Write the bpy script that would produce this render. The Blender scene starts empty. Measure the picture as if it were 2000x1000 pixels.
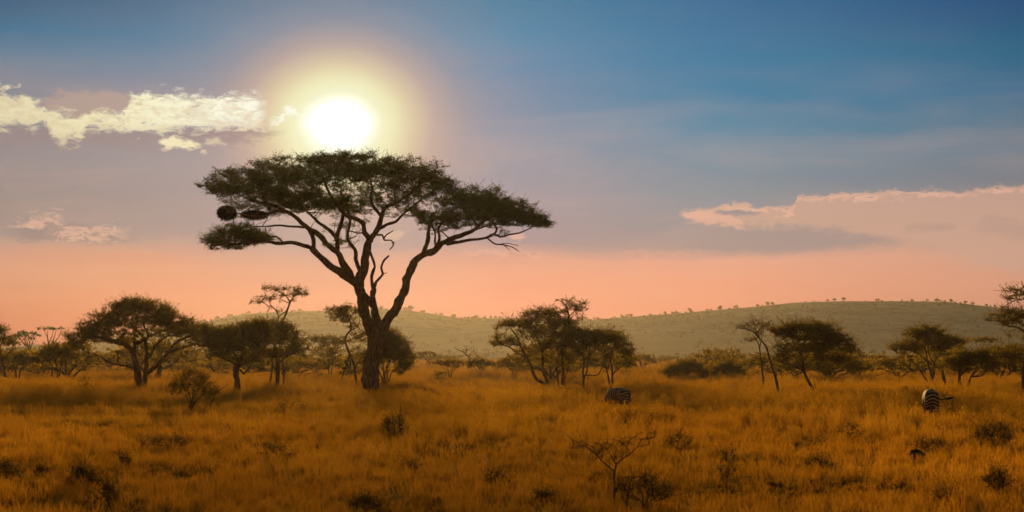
import bpy, bmesh, math, random
import numpy as np
from mathutils import Vector

# ---------------------------------------------------------------- camera, world, sun
C = bpy.context.scene
COL = C.collection
F = 4510.0            # focal length in photograph pixels (2000 px wide)
HOR = 690.0           # row of the true horizon in the photograph
EYE = 2.6             # camera height, m
PITCH = math.atan((HOR - 500.0) / F)

cam_d = bpy.data.cameras.new("camera")
cam = bpy.data.objects.new("camera", cam_d)
COL.objects.link(cam)
cam.location = (0, 0, EYE)
cam.rotation_euler = (math.radians(90) + PITCH, 0, 0)
cam_d.sensor_width = 36.0
cam_d.lens = 36.0 * F / 2000.0
cam_d.clip_start = 0.5
cam_d.clip_end = 20000.0
cam_d.dof.use_dof = True
cam_d.dof.focus_distance = 140.0
cam_d.dof.aperture_fstop = 2.8
C.camera = cam
C.view_settings.view_transform = 'Standard'
C.view_settings.look = 'None'
C.view_settings.exposure = 0.0
C.view_settings.gamma = 1.0
C.view_settings.use_curve_mapping = False
C.cycles.max_bounces = 6
C.cycles.diffuse_bounces = 3
C.cycles.transmission_bounces = 4
C.cycles.transparent_max_bounces = 6
C.cycles.volume_bounces = 0
C.cycles.use_denoising = True

SUN_PX, SUN_PY = 662.0, 242.0
SUN_AZ = (SUN_PX - 1000.0) / F          # to the right of +Y
SUN_EL = (HOR - SUN_PY) / F
sun_dir = Vector((math.sin(SUN_AZ) * math.cos(SUN_EL), math.cos(SUN_AZ) * math.cos(SUN_EL), math.sin(SUN_EL)))
sun_d = bpy.data.lights.new("sun", 'SUN')
sun_d.energy = 4.8
sun_d.color = (1.0, 0.61, 0.20)
sun_d.angle = math.radians(5.0)
sun = bpy.data.objects.new("sun", sun_d)
COL.objects.link(sun)
sun.rotation_euler = sun_dir.to_track_quat('Z', 'Y').to_euler()
sun.location = (0, 0, 300)
HAZE_DENSITY = 0.00013
HAZE_ALBEDO = (0.150, 0.142, 0.145)
HAZE_TOP = 59.0


def lin(c):
    """0-255 display colour -> linear RGBA"""
    o = []
    for v in c[:3]:
        v /= 255.0
        o.append(v / 12.92 if v <= 0.04045 else ((v + 0.055) / 1.055) ** 2.4)
    return (o[0], o[1], o[2], 1.0)


def seen(c, px, py):
    """emitted sky colour that shows as display colour c in direction (px, py) once the evening haze lies in front of it"""
    el = max((HOR - py) / F, 0.004)
    path = min((HAZE_TOP - EYE) / math.sin(el), 2330.0)
    T = math.exp(-HAZE_DENSITY * path)
    ang = math.hypot(px - SUN_PX, py - SUN_PY) / F
    p = (1.64 - 1.6 * math.cos(ang)) ** -1.5
    k = 3.75e-6 * p * (1 - T) / HAZE_DENSITY * (sun_d.energy / 4.2) * (HAZE_DENSITY / 0.00013)
    I = (k * HAZE_ALBEDO[0] / 0.25, k * 0.615 * HAZE_ALBEDO[1] / 0.25, k * 0.196 * HAZE_ALBEDO[2] / 0.25)
    l = lin(c)
    o = [(l[i] - I[i]) / T / 0.995 for i in range(3)]
    over = max(0.0, -o[0])
    return (max(0.0, o[0]), max(0.0, o[1] + 0.55 * over), max(0.0, o[2]), 1.0)


class NG:
    """small helper that builds arithmetic out of shader nodes"""
    def __init__(self, tree):
        self.t = tree
        self.n = tree.nodes
        self.l = tree.links

    def put(self, sock, v):
        if hasattr(v, 'is_output'):
            self.l.new(v, sock)
        else:
            sock.default_value = v

    def m(self, op, a, b=0.0, c=0.0):
        nd = self.n.new('ShaderNodeMath')
        nd.operation = op
        for i, v in enumerate((a, b, c)):
            self.put(nd.inputs[i], v)
        return nd.outputs[0]

    def add(self, a, b): return self.m('ADD', a, b)
    def sub(self, a, b): return self.m('SUBTRACT', a, b)
    def mul(self, a, b): return self.m('MULTIPLY', a, b)

    def smooth(self, v, e0, e1, lo=0.0, hi=1.0):
        nd = self.n.new('ShaderNodeMapRange')
        nd.interpolation_type = 'SMOOTHSTEP'
        for i, x in enumerate((v, e0, e1, lo, hi)):
            self.put(nd.inputs[i], x)
        return nd.outputs[0]

    def ramp(self, v, stops, interp='LINEAR'):
        nd = self.n.new('ShaderNodeValToRGB')
        cr = nd.color_ramp
        cr.interpolation = interp
        while len(cr.elements) < len(stops):
            cr.elements.new(0.5)
        for e, (p, c) in zip(cr.elements, stops):
            e.position = p
        for e, (p, c) in zip(cr.elements, stops):
            e.color = c
        self.put(nd.inputs[0], v)
        return nd.outputs[0]

    def mix(self, f, a, b, blend='MIX'):
        nd = self.n.new('ShaderNodeMix')
        nd.data_type = 'RGBA'
        nd.blend_type = blend
        nd.clamp_factor = True
        self.put(nd.inputs[0], f)
        self.put(nd.inputs[6], a)
        self.put(nd.inputs[7], b)
        return nd.outputs[2]

    def xyz(self, x, y, z=0.0):
        nd = self.n.new('ShaderNodeCombineXYZ')
        for i, v in enumerate((x, y, z)):
            self.put(nd.inputs[i], v)
        return nd.outputs[0]

    def noise(self, vec, scale=1.0, detail=4.0, rough=0.55, dist=0.0, color=False):
        nd = self.n.new('ShaderNodeTexNoise')
        self.put(nd.inputs['Vector'], vec)
        nd.inputs['Scale'].default_value = scale
        nd.inputs['Detail'].default_value = detail
        nd.inputs['Roughness'].default_value = rough
        nd.inputs['Distortion'].default_value = dist
        return nd.outputs['Color' if color else 'Fac']

    def curve(self, v, pts):
        """pts: (x, y) with x, y in 0..1"""
        nd = self.n.new('ShaderNodeFloatCurve')
        cv = nd.mapping.curves[0]
        nd.mapping.use_clip = False
        while len(cv.points) < len(pts):
            cv.points.new(0.5, 0.5)
        for p, (x, y) in zip(cv.points, pts):
            p.location = (x, y)
            p.handle_type = 'AUTO_CLAMPED'
        nd.mapping.update()
        self.put(nd.inputs['Value'], v)
        return nd.outputs[0]


def build_world():
    w = bpy.data.worlds.new("World")
    C.world = w
    w.use_nodes = True
    nt = w.node_tree
    nt.nodes.clear()
    g = NG(nt)
    tc = nt.nodes.new('ShaderNodeTexCoord')
    sep = nt.nodes.new('ShaderNodeSeparateXYZ')
    nt.links.new(tc.outputs['Generated'], sep.inputs[0])
    dx, dy, dz = sep.outputs
    # azimuth and elevation in thousandths of the same angular unit (1 = 1000 photo pixels)
    K = F / 1000.0
    X = g.mul(g.m('ARCTAN2', dx, dy), K)
    Y = g.mul(g.m('ARCSINE', dz), K)

    Yb = g.add(Y, g.mul(g.sub(g.noise(g.xyz(g.mul(X, 2.2), g.mul(Y, 7.0), 5.0), 1.0, 5.0, 0.6, 0.5), 0.5), 0.07))

    def column(px, rows):
        st = []
        for py, c in rows:
            st.append((min(max((HOR - py) / 1000.0 / 0.75, 0.0), 1.0), seen(c, px, py)))
        st.sort(key=lambda q: q[0])
        return g.ramp(g.m('DIVIDE', Yb, 0.75), st)

    left = column(20, [(680, (222, 144, 100)), (595, (225, 152, 109)), (535, (221, 159, 121)), (500, (214, 158, 128)), (474, (196, 156, 134)), (452, (168, 146, 134)), (400, (163, 144, 134)),
                       (330, (157, 144, 140)), (270, (152, 141, 139)), (170, (140, 138, 146)), (126, (110, 130, 149)), (70, (74, 116, 146)), (0, (20, 84, 126))])
    mid = column(980, [(680, (255, 176, 126)), (576, (255, 175, 130)), (530, (246, 172, 132)), (502, (232, 169, 138)), (466, (188, 158, 149)), (400, (177, 157, 156)), (330, (164, 155, 160)),
                       (256, (145, 150, 165)), (192, (130, 145, 166)), (128, (104, 140, 170)), (64, (75, 134, 169)), (0, (46, 121, 160))])
    mir = column(1400, [(680, (242, 162, 116)), (595, (242, 164, 121)), (544, (240, 169, 131)), (506, (232, 168, 138)), (478, (171, 148, 136)), (420, (160, 150, 146)), (384, (150, 149, 150)), (320, (130, 145, 156)),
                        (256, (104, 139, 160)), (192, (78, 130, 160)), (128, (48, 120, 160)), (64, (10, 108, 155)), (0, (0, 101, 150))])
    right = column(1980, [(680, (205, 142, 110)), (558, (213, 152, 120)), (496, (211, 158, 130)), (430, (176, 150, 134)), (360, (130, 128, 131)), (310, (114, 125, 136)), (248, (90, 118, 138)),
                          (186, (68, 110, 140)), (112, (28, 98, 132)), (62, (0, 85, 126)), (0, (0, 69, 123))])
    lerp = lambda v, e0, e1: g.m('MINIMUM', g.m('MAXIMUM', g.m('DIVIDE', g.sub(v, e0), e1 - e0), 0.0), 1.0)
    base = g.mix(lerp(X, -0.98, -0.02), left, mid)
    base = g.mix(lerp(X, -0.02, 0.40), base, mir)
    base = g.mix(lerp(X, 0.40, 0.98), base, right)


    # faint structure in the veil of cloud
    veil = g.noise(g.xyz(g.mul(X, 2.2), g.mul(Y, 11.0), 3.0), 1.0, 5.0, 0.55, 0.3)
    veil_a = g.mul(g.smooth(Y, 0.02, 0.2), g.smooth(Y, 0.7, 0.35))
    base = g.mix(g.mul(g.mul(veil_a, g.smooth(veil, 0.38, 0.72)), 0.16), base, lin((222, 178, 156)))

    # glow of the veiled sun
    rx = g.sub(X, (SUN_PX - 1000) / 1000.0)
    ry = g.sub(Y, (HOR - SUN_PY) / 1000.0)
    ry = g.mul(ry, g.smooth(ry, -0.05, 0.05, 1.05, 1.22))
    r = g.m('SQRT', g.add(g.mul(rx, rx), g.mul(ry, ry)))
    st = [(0, (251, 250, 232)), (62, (248, 246, 212)), (92, (244, 239, 194)), (116, (239, 227, 181)), (142, (229, 206, 167)), (188, (210, 178, 157)), (245, (192, 166, 155)), (420, (172, 156, 157)), (560, (166, 154, 156))]
    rc = g.ramp(g.m('DIVIDE', r, 0.56), [(q / 560.0, seen(c, SUN_PX + q, SUN_PY)) for q, c in st])
    ra = g.ramp(g.m('DIVIDE', r, 0.56), [(q / 560.0, (v, v, v, 1)) for q, v in [(0, 1), (100, 1), (142, .92), (188, .73), (245, .44), (310, .22), (420, .05), (560, 0)]])

    nbig = g.noise(g.xyz(g.mul(X, 11.0), g.mul(Y, 30.0), 1.0), 1.0, 8.0, 0.62, 0.6)
    nfin = g.noise(g.xyz(g.mul(X, 34.0), g.mul(Y, 80.0), 7.0), 1.0, 7.0, 0.62, 0.8)
    wob = g.add(g.mul(g.sub(nbig, 0.5), 3.4), g.mul(g.sub(nfin, 0.5), 3.0))

    def cloud(col, top, bot, soft_t, soft_b, amp, color, opac, x_fade=0.02, rim=None, rim_w=0.008, tex=0.0):
        """a lit cloud between two edge curves given as (px, py) lists of the sky's own azimuth/elevation units"""
        x0 = (min(top[0][0], bot[0][0]) - 1000) / 1000.0
        x1 = (max(top[-1][0], bot[-1][0]) - 1000) / 1000.0
        t = g.m('DIVIDE', g.sub(X, x0), x1 - x0)
        cv = lambda pts: g.curve(t, [(((p[0] - 1000) / 1000.0 - x0) / (x1 - x0), (HOR - p[1]) / 1000.0) for p in pts])
        T, B = cv(top), cv(bot)
        Yw = g.add(Y, g.mul(wob, amp))
        a = g.mul(g.smooth(Yw, g.add(T, soft_t), g.sub(T, soft_t)), g.smooth(Yw, g.sub(B, soft_b), g.add(B, soft_b)))
        ends = g.mul(g.smooth(X, x0, x0 + x_fade), g.smooth(X, x1, x1 - x_fade))
        a = g.mul(a, ends)
        if tex:
            a = g.mul(a, g.smooth(nbig, 0.5 - tex, 0.5))
        out = g.mix(g.mul(a, opac), col, color)
        if rim is not None:
            e = g.m('DIVIDE', g.m('ABSOLUTE', g.sub(Yw, g.sub(T, rim_w * 0.6))), rim_w)
            rr = g.mul(g.smooth(e, 1.0, 0.0), ends)
            out = g.mix(g.mul(g.mul(rr, 0.75), g.smooth(nfin, 0.3, 0.6)), out, rim)
        return out

    c = base
    S = seen
    # right-hand cloud bank, its rim and the darker lenses below and inside it
    c = cloud(c, [(1322, 419), (1380, 411), (1425, 400), (1500, 407), (1546, 409), (1558, 388), (1650, 383), (1760, 380), (1795, 375), (1860, 378), (1990, 368), (2100, 366)],
              [(1322, 424), (1350, 432), (1400, 442), (1450, 440), (1560, 446), (1660, 458), (1760, 474), (1900, 520), (2100, 560)], 0.006, 0.016, 0.014, S((205, 163, 140), 1750, 430), 0.80, 0.02, S((230, 181, 154), 1550, 400), 0.010)
    c = cloud(c, [(1330, 416), (1390, 414), (1430, 420), (1460, 436)], [(1330, 428), (1390, 440), (1430, 442), (1460, 440)], 0.005, 0.005, 0.012, S((226, 176, 150), 1390, 430), 0.8, 0.015)
    c = cloud(c, [(1385, 416), (1420, 411), (1455, 412), (1497, 417)], [(1385, 418), (1420, 422), (1455, 421), (1497, 418)], 0.003, 0.004, 0.006, S((156, 143, 142), 1440, 416), 0.8)
    c = cloud(c, [(1330, 446), (1420, 447), (1500, 442), (1600, 452), (1700, 463), (1780, 476)], [(1330, 485), (1420, 493), (1500, 493), (1600, 490), (1700, 482), (1780, 478)], 0.010, 0.012, 0.010, S((171, 148, 138), 1550, 465), 0.75, 0.1)
    c = cloud(c, [(1750, 450), (1800, 441), (1840, 441), (1870, 448)], [(1750, 452), (1800, 456), (1840, 455), (1870, 450)], 0.006, 0.005, 0.006, S((186, 151, 133), 1800, 448), 0.7)
    c = cloud(c, [(1870, 446), (1930, 430), (2000, 440), (2100, 440)], [(1870, 452), (1930, 468), (2000, 474), (2100, 474)], 0.008, 0.010, 0.010, S((186, 151, 133), 1950, 450), 0.65, 0.05)
    c = cloud(c, [(880, 488), (950, 484), (1010, 490), (1100, 497)], [(880, 496), (950, 499), (1010, 500), (1100, 502)], 0.006, 0.006, 0.016, S((250, 190, 155), 990, 492), 0.35, 0.06, None, 0.008, 0.12)
    c = cloud(c, [(1170, 493), (1240, 490), (1330, 492), (1450, 496)], [(1170, 499), (1240, 499), (1330, 500), (1450, 500)], 0.004, 0.006, 0.012, S((242, 178, 148), 1300, 495), 0.2, 0.08)
    c = cloud(c, [(990, 458), (1010, 455), (1030, 458)], [(990, 462), (1010, 466), (1030, 463)], 0.004, 0.004, 0.008, S((246, 190, 156), 1010, 460), 0.6, 0.01)
    c = cloud(c, [(735, 462), (765, 455), (800, 450)], [(735, 474), (765, 470), (800, 456)], 0.005, 0.005, 0.010, S((252, 205, 158), 765, 465), 0.6, 0.02)
    # left peach wisps
    wisp = S((232, 184, 154), 130, 450)
    c = cloud(c, [(0, 446), (50, 436), (110, 432), (180, 446), (300, 470)], [(0, 474), (50, 473), (110, 476), (180, 478), (300, 474)], 0.010, 0.006, 0.014, S((166, 141, 128), 130, 460), 0.7, 0.08)
    c = cloud(c, [(15, 448), (40, 440), (80, 428), (130, 424), (148, 436)], [(15, 452), (40, 452), (80, 448), (130, 438), (148, 440)], 0.011, 0.010, 0.026, wisp, 0.75, 0.03, None, 0.008, 0.10)
    c = cloud(c, [(90, 462), (130, 450), (190, 444), (235, 446), (270, 460)], [(90, 466), (130, 470), (190, 466), (235, 462), (270, 464)], 0.012, 0.011, 0.036, wisp, 0.7, 0.04, None, 0.008, 0.14)
    # glow on top of the veil, then the clouds lit by the sun
    c = g.mix(ra, c, rc)
    dull = cloud(c, [(-200, 262), (0, 264), (120, 262), (300, 268), (420, 256), (520, 256), (580, 262)], [(-200, 285), (0, 292), (120, 292), (300, 288), (420, 284), (520, 270), (580, 266)], 0.010, 0.018, 0.018, S((164, 142, 136), 250, 275), 0.85, 0.08)
    dull = cloud(dull, [(75, 204), (110, 194), (180, 190), (250, 196), (300, 200)], [(75, 214), (110, 228), (180, 234), (250, 226), (300, 214)], 0.010, 0.010, 0.014, S((186, 160, 145), 170, 210), 0.8, 0.03)
    lit = g.ramp(g.m('DIVIDE', g.add(X, 1.0), 0.6), [(0.0, S((236, 224, 182), 20, 225)), (0.3, S((242, 230, 186), 180, 240)), (0.5, S((252, 246, 208), 300, 225)), (0.8, S((255, 253, 232), 480, 225)), (1.0, S((255, 254, 240), 560, 225))])
    lit = g.mix(g.smooth(nfin, 0.40, 0.66, 0.0, 0.7), lit, S((228, 208, 164), 250, 230))
    lit = g.mix(g.smooth(nbig, 0.46, 0.64, 0.0, 0.45), lit, S((214, 190, 158), 250, 230))
    c = cloud(dull, [(-300, 196), (0, 187), (54, 188), (80, 212), (135, 231), (225, 233), (250, 224), (263, 196), (315, 191), (450, 198), (508, 196), (530, 220)],
              [(-300, 270), (0, 257), (90, 250), (115, 276), (160, 278), (185, 258), (270, 264), (360, 258), (440, 250), (513, 246), (530, 228)], 0.012, 0.013, 0.024, lit, 0.93, 0.035)
    c = cloud(c, [(308, 282), (330, 275), (370, 279), (400, 287)], [(308, 288), (330, 291), (370, 290), (400, 290)], 0.005, 0.005, 0.010, S((250, 234, 190), 350, 283), 0.9, 0.012)
    c = cloud(c, [(395, 282), (420, 277), (450, 280)], [(395, 286), (420, 286), (450, 284)], 0.004, 0.004, 0.010, S((226, 204, 174), 420, 281), 0.7, 0.012)
    c = cloud(c, [(390, 298), (400, 296), (408, 302)], [(390, 302), (400, 306), (408, 306)], 0.003, 0.003, 0.006, S((232, 208, 172), 400, 301), 0.7, 0.006)
    c = cloud(c, [(522, 238), (540, 236), (566, 210), (592, 226)], [(522, 243), (540, 244), (566, 224), (592, 234)], 0.006, 0.006, 0.014, S((255, 254, 236), 555, 225), 0.8, 0.015)

    # white-hot core
    core = g.m('SQRT', g.add(g.mul(g.mul(rx, rx), 1.0 / (0.056 ** 2)), g.mul(g.mul(ry, ry), 1.0 / (0.050 ** 2))))
    core_a = g.smooth(g.add(core, g.mul(g.sub(nbig, 0.5), 0.35)), 1.6, 0.25)
    c = g.mix(core_a, c, (1.6, 1.55, 1.5, 1))

    # higher sky and the sky behind the camera
    zen = g.ramp(g.m('DIVIDE', Y, 7.0), [(0.0, lin((200, 140, 104))), (0.08, lin((156, 124, 104))), (0.25, lin((70, 84, 98))), (1.0, lin((28, 48, 76)))])
    c = g.mix(g.smooth(Y, 0.72, 2.2), c, zen)
    c = g.mix(g.smooth(g.m('ABSOLUTE', X), 1.3, 4.5), c, zen)
    # below the horizon
    c = g.mix(g.smooth(Y, -0.02, -0.5), c, lin((96, 66, 36)))

    sky = nt.nodes.new('ShaderNodeTexSky')
    sky.sky_type = 'NISHITA'
    sky.sun_disc = False
    sky.sun_elevation = SUN_EL
    sky.sun_rotation = SUN_AZ
    sky.air_density = 1.0
    sky.dust_density = 1.5
    bg1 = nt.nodes.new('ShaderNodeBackground')
    nt.links.new(sky.outputs[0], bg1.inputs[0])
    bg1.inputs[1].default_value = 0.05
    bg2 = nt.nodes.new('ShaderNodeBackground')
    nt.links.new(c, bg2.inputs[0])
    bg2.inputs[1].default_value = 1.0
    mx = nt.nodes.new('ShaderNodeMixShader')
    mx.inputs[0].default_value = 0.995
    nt.links.new(bg1.outputs[0], mx.inputs[1])
    nt.links.new(bg2.outputs[0], mx.inputs[2])
    out = nt.nodes.new('ShaderNodeOutputWorld')
    nt.links.new(mx.outputs[0], out.inputs[0])


build_world()

# ---------------------------------------------------------------- helpers
def dist_of(py):
    """distance of flat ground seen at photo row py"""
    return F * EYE / (py - HOR)


def ground_pt(px, d):
    return Vector(((px - 1000.0) / F * d, d, 0.0))


def link(o, parent=None):
    COL.objects.link(o)
    if parent is not None:
        o.parent = parent
    return o


def tag(o, label=None, cat=None, group=None, kind=None):
    if label: o['label'] = label
    if cat: o['category'] = cat
    if group: o['group'] = group
    if kind: o['kind'] = kind
    return o


def empty(name, loc):
    e = bpy.data.objects.new(name, None)
    e.empty_display_size = 0.5
    link(e)
    e.location = loc
    return e


def mesh_np(name, V, polys, mat, smooth=False):
    """polys: list of (M,k) int arrays"""
    me = bpy.data.meshes.new(name)
    V = np.asarray(V, dtype=np.float32)
    me.vertices.add(len(V))
    me.vertices.foreach_set('co', V.ravel())
    polys = [np.asarray(p, dtype=np.int32) for p in polys if len(p)]
    loops = np.concatenate([p.ravel() for p in polys])
    tot = np.concatenate([np.full(len(p), p.shape[1], dtype=np.int32) for p in polys])
    start = np.concatenate([[0], np.cumsum(tot)[:-1]]).astype(np.int32)
    me.loops.add(len(loops))
    me.loops.foreach_set('vertex_index', loops)
    me.polygons.add(len(tot))
    me.polygons.foreach_set('loop_start', start)
    if smooth:
        me.polygons.foreach_set('use_smooth', np.ones(len(tot), dtype=bool))
    me.materials.append(mat)
    me.update(calc_edges=True)
    return me


def unit(v):
    return v / np.maximum(np.linalg.norm(v, axis=-1, keepdims=True), 1e-9)


def catmull(P, step):
    """resample a polyline of rows (any width) smoothly"""
    P = np.asarray(P, float)
    if len(P) < 3:
        n = max(2, int(np.linalg.norm(P[-1, :3] - P[0, :3]) / step) + 1)
        return P[0] + (P[-1] - P[0]) * np.linspace(0, 1, n)[:, None]
    Q = np.vstack([2 * P[0] - P[1], P, 2 * P[-1] - P[-2]])
    out = []
    for i in range(1, len(Q) - 2):
        p0, p1, p2, p3 = Q[i - 1], Q[i], Q[i + 1], Q[i + 2]
        n = max(1, int(np.linalg.norm(p2[:3] - p1[:3]) / step))
        for t in np.arange(n) / n:
            out.append(0.5 * ((2 * p1) + (-p0 + p2) * t + (2 * p0 - 5 * p1 + 4 * p2 - p3) * t * t + (-p0 + 3 * p1 - 3 * p2 + p3) * t ** 3))
    out.append(P[-1])
    return np.array(out)


class Geo:
    """collects vertices and faces of one mesh"""
    def __init__(self):
        self.V, self.Q, self.T, self.n = [], [], [], 0

    def add(self, V, Q=None, T=None):
        self.V.append(np.asarray(V, float).reshape(-1, 3))
        if Q is not None and len(Q): self.Q.append(np.asarray(Q).reshape(-1, 4) + self.n)
        if T is not None and len(T): self.T.append(np.asarray(T).reshape(-1, 3) + self.n)
        self.n += len(self.V[-1])

    def tube(self, P, R, sides=8, rng=None, wob=0.0):
        """continuous tube through points P with radii R"""
        P = np.asarray(P, float)
        R = np.asarray(R, float)
        n = len(P)
        if n < 2: return
        T = unit(np.gradient(P, axis=0))
        up = np.array([0.0, 1.0, 0.0]) if abs(T[0, 1]) < 0.9 else np.array([1.0, 0, 0])
        a = np.linspace(0, 2 * np.pi, sides, endpoint=False)
        rings = []
        u = unit(up - T[0] * np.dot(up, T[0]))
        for i in range(n):
            u = unit(u - T[i] * np.dot(u, T[i]))
            v = np.cross(T[i], u)
            rr = R[i] * np.ones(sides)
            if rng is not None and wob: rr = rr * (1 + rng.uniform(-wob, wob, sides))
            rings.append(P[i] + (np.cos(a)[:, None] * u + np.sin(a)[:, None] * v) * rr[:, None])
        V = np.vstack(rings + [P[:1], P[-1:] + T[-1:] * R[-1]])
        i, j = np.meshgrid(np.arange(n - 1), np.arange(sides), indexing='ij')
        j2 = (j + 1) % sides
        Q = np.stack([i * sides + j, i * sides + j2, (i + 1) * sides + j2, (i + 1) * sides + j], -1).reshape(-1, 4)
        k = np.arange(sides)
        c0, c1 = n * sides, n * sides + 1
        Tt = np.vstack([np.stack([np.full(sides, c0), (k + 1) % sides, k], -1), np.stack([np.full(sides, c1), (n - 1) * sides + k, (n - 1) * sides + (k + 1) % sides], -1)])
        self.add(V, Q, Tt)

    def segs(self, A, B, ra, rb, sides=3):
        """many separate tapered prisms"""
        A, B = np.asarray(A, float), np.asarray(B, float)
        n = len(A)
        if n == 0: return
        ra = np.broadcast_to(ra, (n,)); rb = np.broadcast_to(rb, (n,))
        T = unit(B - A)
        ref = np.where(np.abs(T[:, 2:3]) < 0.9, np.array([[0, 0, 1.0]]), np.array([[1.0, 0, 0]]))
        u = unit(np.cross(T, ref)); v = np.cross(T, u)
        V = np.empty((n, 2 * sides, 3))
        for k in range(sides):
            a = 2 * np.pi * k / sides
            o = math.cos(a) * u + math.sin(a) * v
            V[:, k] = A + o * ra[:, None]
            V[:, sides + k] = B + o * rb[:, None]
        b = np.arange(n)[:, None] * 2 * sides
        Q = np.concatenate([b + np.array([[k, (k + 1) % sides, sides + (k + 1) % sides, sides + k]]) for k in range(sides)], 0)
        self.add(V.reshape(-1, 3), Q)

    def leaves(self, P, D, L, W, rng):
        """rhombic leaf clusters at P, pointing along D"""
        n = len(P)
        if n == 0: return
        L = np.broadcast_to(L, (n,))[:, None]; W = np.broadcast_to(W, (n,))[:, None]
        D = unit(D)
        s = unit(np.cross(D, unit(rng.normal(size=(n, 3)) + np.array([0, 0, 0.9]))))
        V = np.stack([P - D * L * 0.5, P + s * W * 0.5, P + D * L * 0.5, P - s * W * 0.5], 1)
        Q = np.arange(n)[:, None] * 4 + np.array([[0, 1, 2, 3]])
        self.add(V.reshape(-1, 3), Q)

    def mesh(self, name, mat, smooth=False):
        ps = []
        if self.Q: ps.append(np.vstack(self.Q))
        if self.T: ps.append(np.vstack(self.T))
        return mesh_np(name, np.vstack(self.V), ps, mat, smooth)

    def obj(self, name, mat, parent=None, smooth=False):
        return link(bpy.data.objects.new(name, self.mesh(name, mat, smooth)), parent)


# ---------------------------------------------------------------- materials
def new_mat(name):
    m = bpy.data.materials.new(name)
    m.use_nodes = True
    m.node_tree.nodes.clear()
    return m, NG(m.node_tree)


def finish(g, shader):
    out = g.n.new('ShaderNodeOutputMaterial')
    g.l.new(shader, out.inputs[0])


def leafy(name, c1, c2, c3, scale, trans, tcol):
    """foliage: diffuse plus light shining through"""
    m, g = new_mat(name)
    geo = g.n.new('ShaderNodeNewGeometry')
    tc = g.n.new('ShaderNodeTexCoord')
    n1 = g.noise(tc.outputs['Object'], scale, 3.0, 0.6)
    n2 = g.noise(tc.outputs['Object'], scale * 7, 2.0, 0.6)
    col = g.mix(g.smooth(n1, 0.35, 0.65), c1, c2)
    col = g.mix(g.mul(g.smooth(n2, 0.5, 0.75), 0.6), col, c3)
    d = g.n.new('ShaderNodeBsdfDiffuse'); g.put(d.inputs[0], col)
    t = g.n.new('ShaderNodeBsdfTranslucent'); g.put(t.inputs[0], g.mix(0.65, col, tcol))
    mx = g.n.new('ShaderNodeMixShader'); mx.inputs[0].default_value = trans
    g.l.new(d.outputs[0], mx.inputs[1]); g.l.new(t.outputs[0], mx.inputs[2])
    finish(g, mx.outputs[0])
    return m


def barky(name, c1, c2, scale):
    m, g = new_mat(name)
    tc = g.n.new('ShaderNodeTexCoord')
    mp = g.n.new('ShaderNodeMapping'); g.l.new(tc.outputs['Object'], mp.inputs[0])
    mp.inputs['Scale'].default_value = (1, 1, 0.22)
    n1 = g.noise(mp.outputs[0], scale, 6.0, 0.65, 0.4)
    n2 = g.noise(tc.outputs['Object'], scale * 0.25, 3.0)
    col = g.mix(g.smooth(n1, 0.35, 0.7), c1, c2)
    col = g.mix(g.mul(g.smooth(n2, 0.5, 0.7), 0.4), col, c1)
    p = g.n.new('ShaderNodeBsdfPrincipled')
    g.put(p.inputs['Base Color'], col)
    p.inputs['Roughness'].default_value = 0.95
    p.inputs['Specular IOR Level'].default_value = 0.15
    b = g.n.new('ShaderNodeBump'); b.inputs['Strength'].default_value = 0.9; b.inputs['Distance'].default_value = 0.08
    g.l.new(n1, b.inputs['Height']); g.l.new(b.outputs[0], p.inputs['Normal'])
    finish(g, p.outputs[0])
    return m


M_LEAF = leafy("acacia_leaf", (0.060, 0.150, 0.009, 1), (0.100, 0.200, 0.011, 1), (0.095, 0.095, 0.010, 1), 0.5, 0.42, (0.26, 0.27, 0.008, 1))
M_OLIVE = leafy("olive_acacia_leaf", (0.165, 0.140, 0.008, 1), (0.215, 0.178, 0.010, 1), (0.17, 0.100, 0.008, 1), 0.5, 0.48, (0.42, 0.27, 0.008, 1))  # warm olive leaf; part of the haze's warmth is put into this colour
M_SCRUB = leafy("far_scrub_leaf", (0.19, 0.17, 0.08, 1), (0.23, 0.20, 0.09, 1), (0.18, 0.14, 0.06, 1), 0.2, 0.15, (0.12, 0.09, 0.01, 1))  # close to the hill tones, imitating contrast lost in haze
M_LEAF2 = leafy("hazy_acacia_leaf", (0.190, 0.160, 0.010, 1), (0.240, 0.190, 0.012, 1), (0.20, 0.110, 0.008, 1), 0.6, 0.50, (0.46, 0.27, 0.010, 1))  # paler copy for hazy trees, haze put into the leaf colour
M_SHRUB = leafy("shrub_leaf", (0.22, 0.150, 0.012, 1), (0.27, 0.175, 0.012, 1), (0.18, 0.085, 0.012, 1), 1.6, 0.45, (0.30, 0.15, 0.010, 1))
M_BARK = barky("acacia_bark", (0.085, 0.044, 0.017, 1), (0.25, 0.140, 0.055, 1), 9.0)
M_TWIG = barky("thorn_wood", (0.050, 0.032, 0.020, 1), (0.11, 0.070, 0.038, 1), 12.0)
M_NEST = barky("nest_straw", (0.035, 0.022, 0.012, 1), (0.075, 0.048, 0.024, 1), 18.0)


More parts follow.
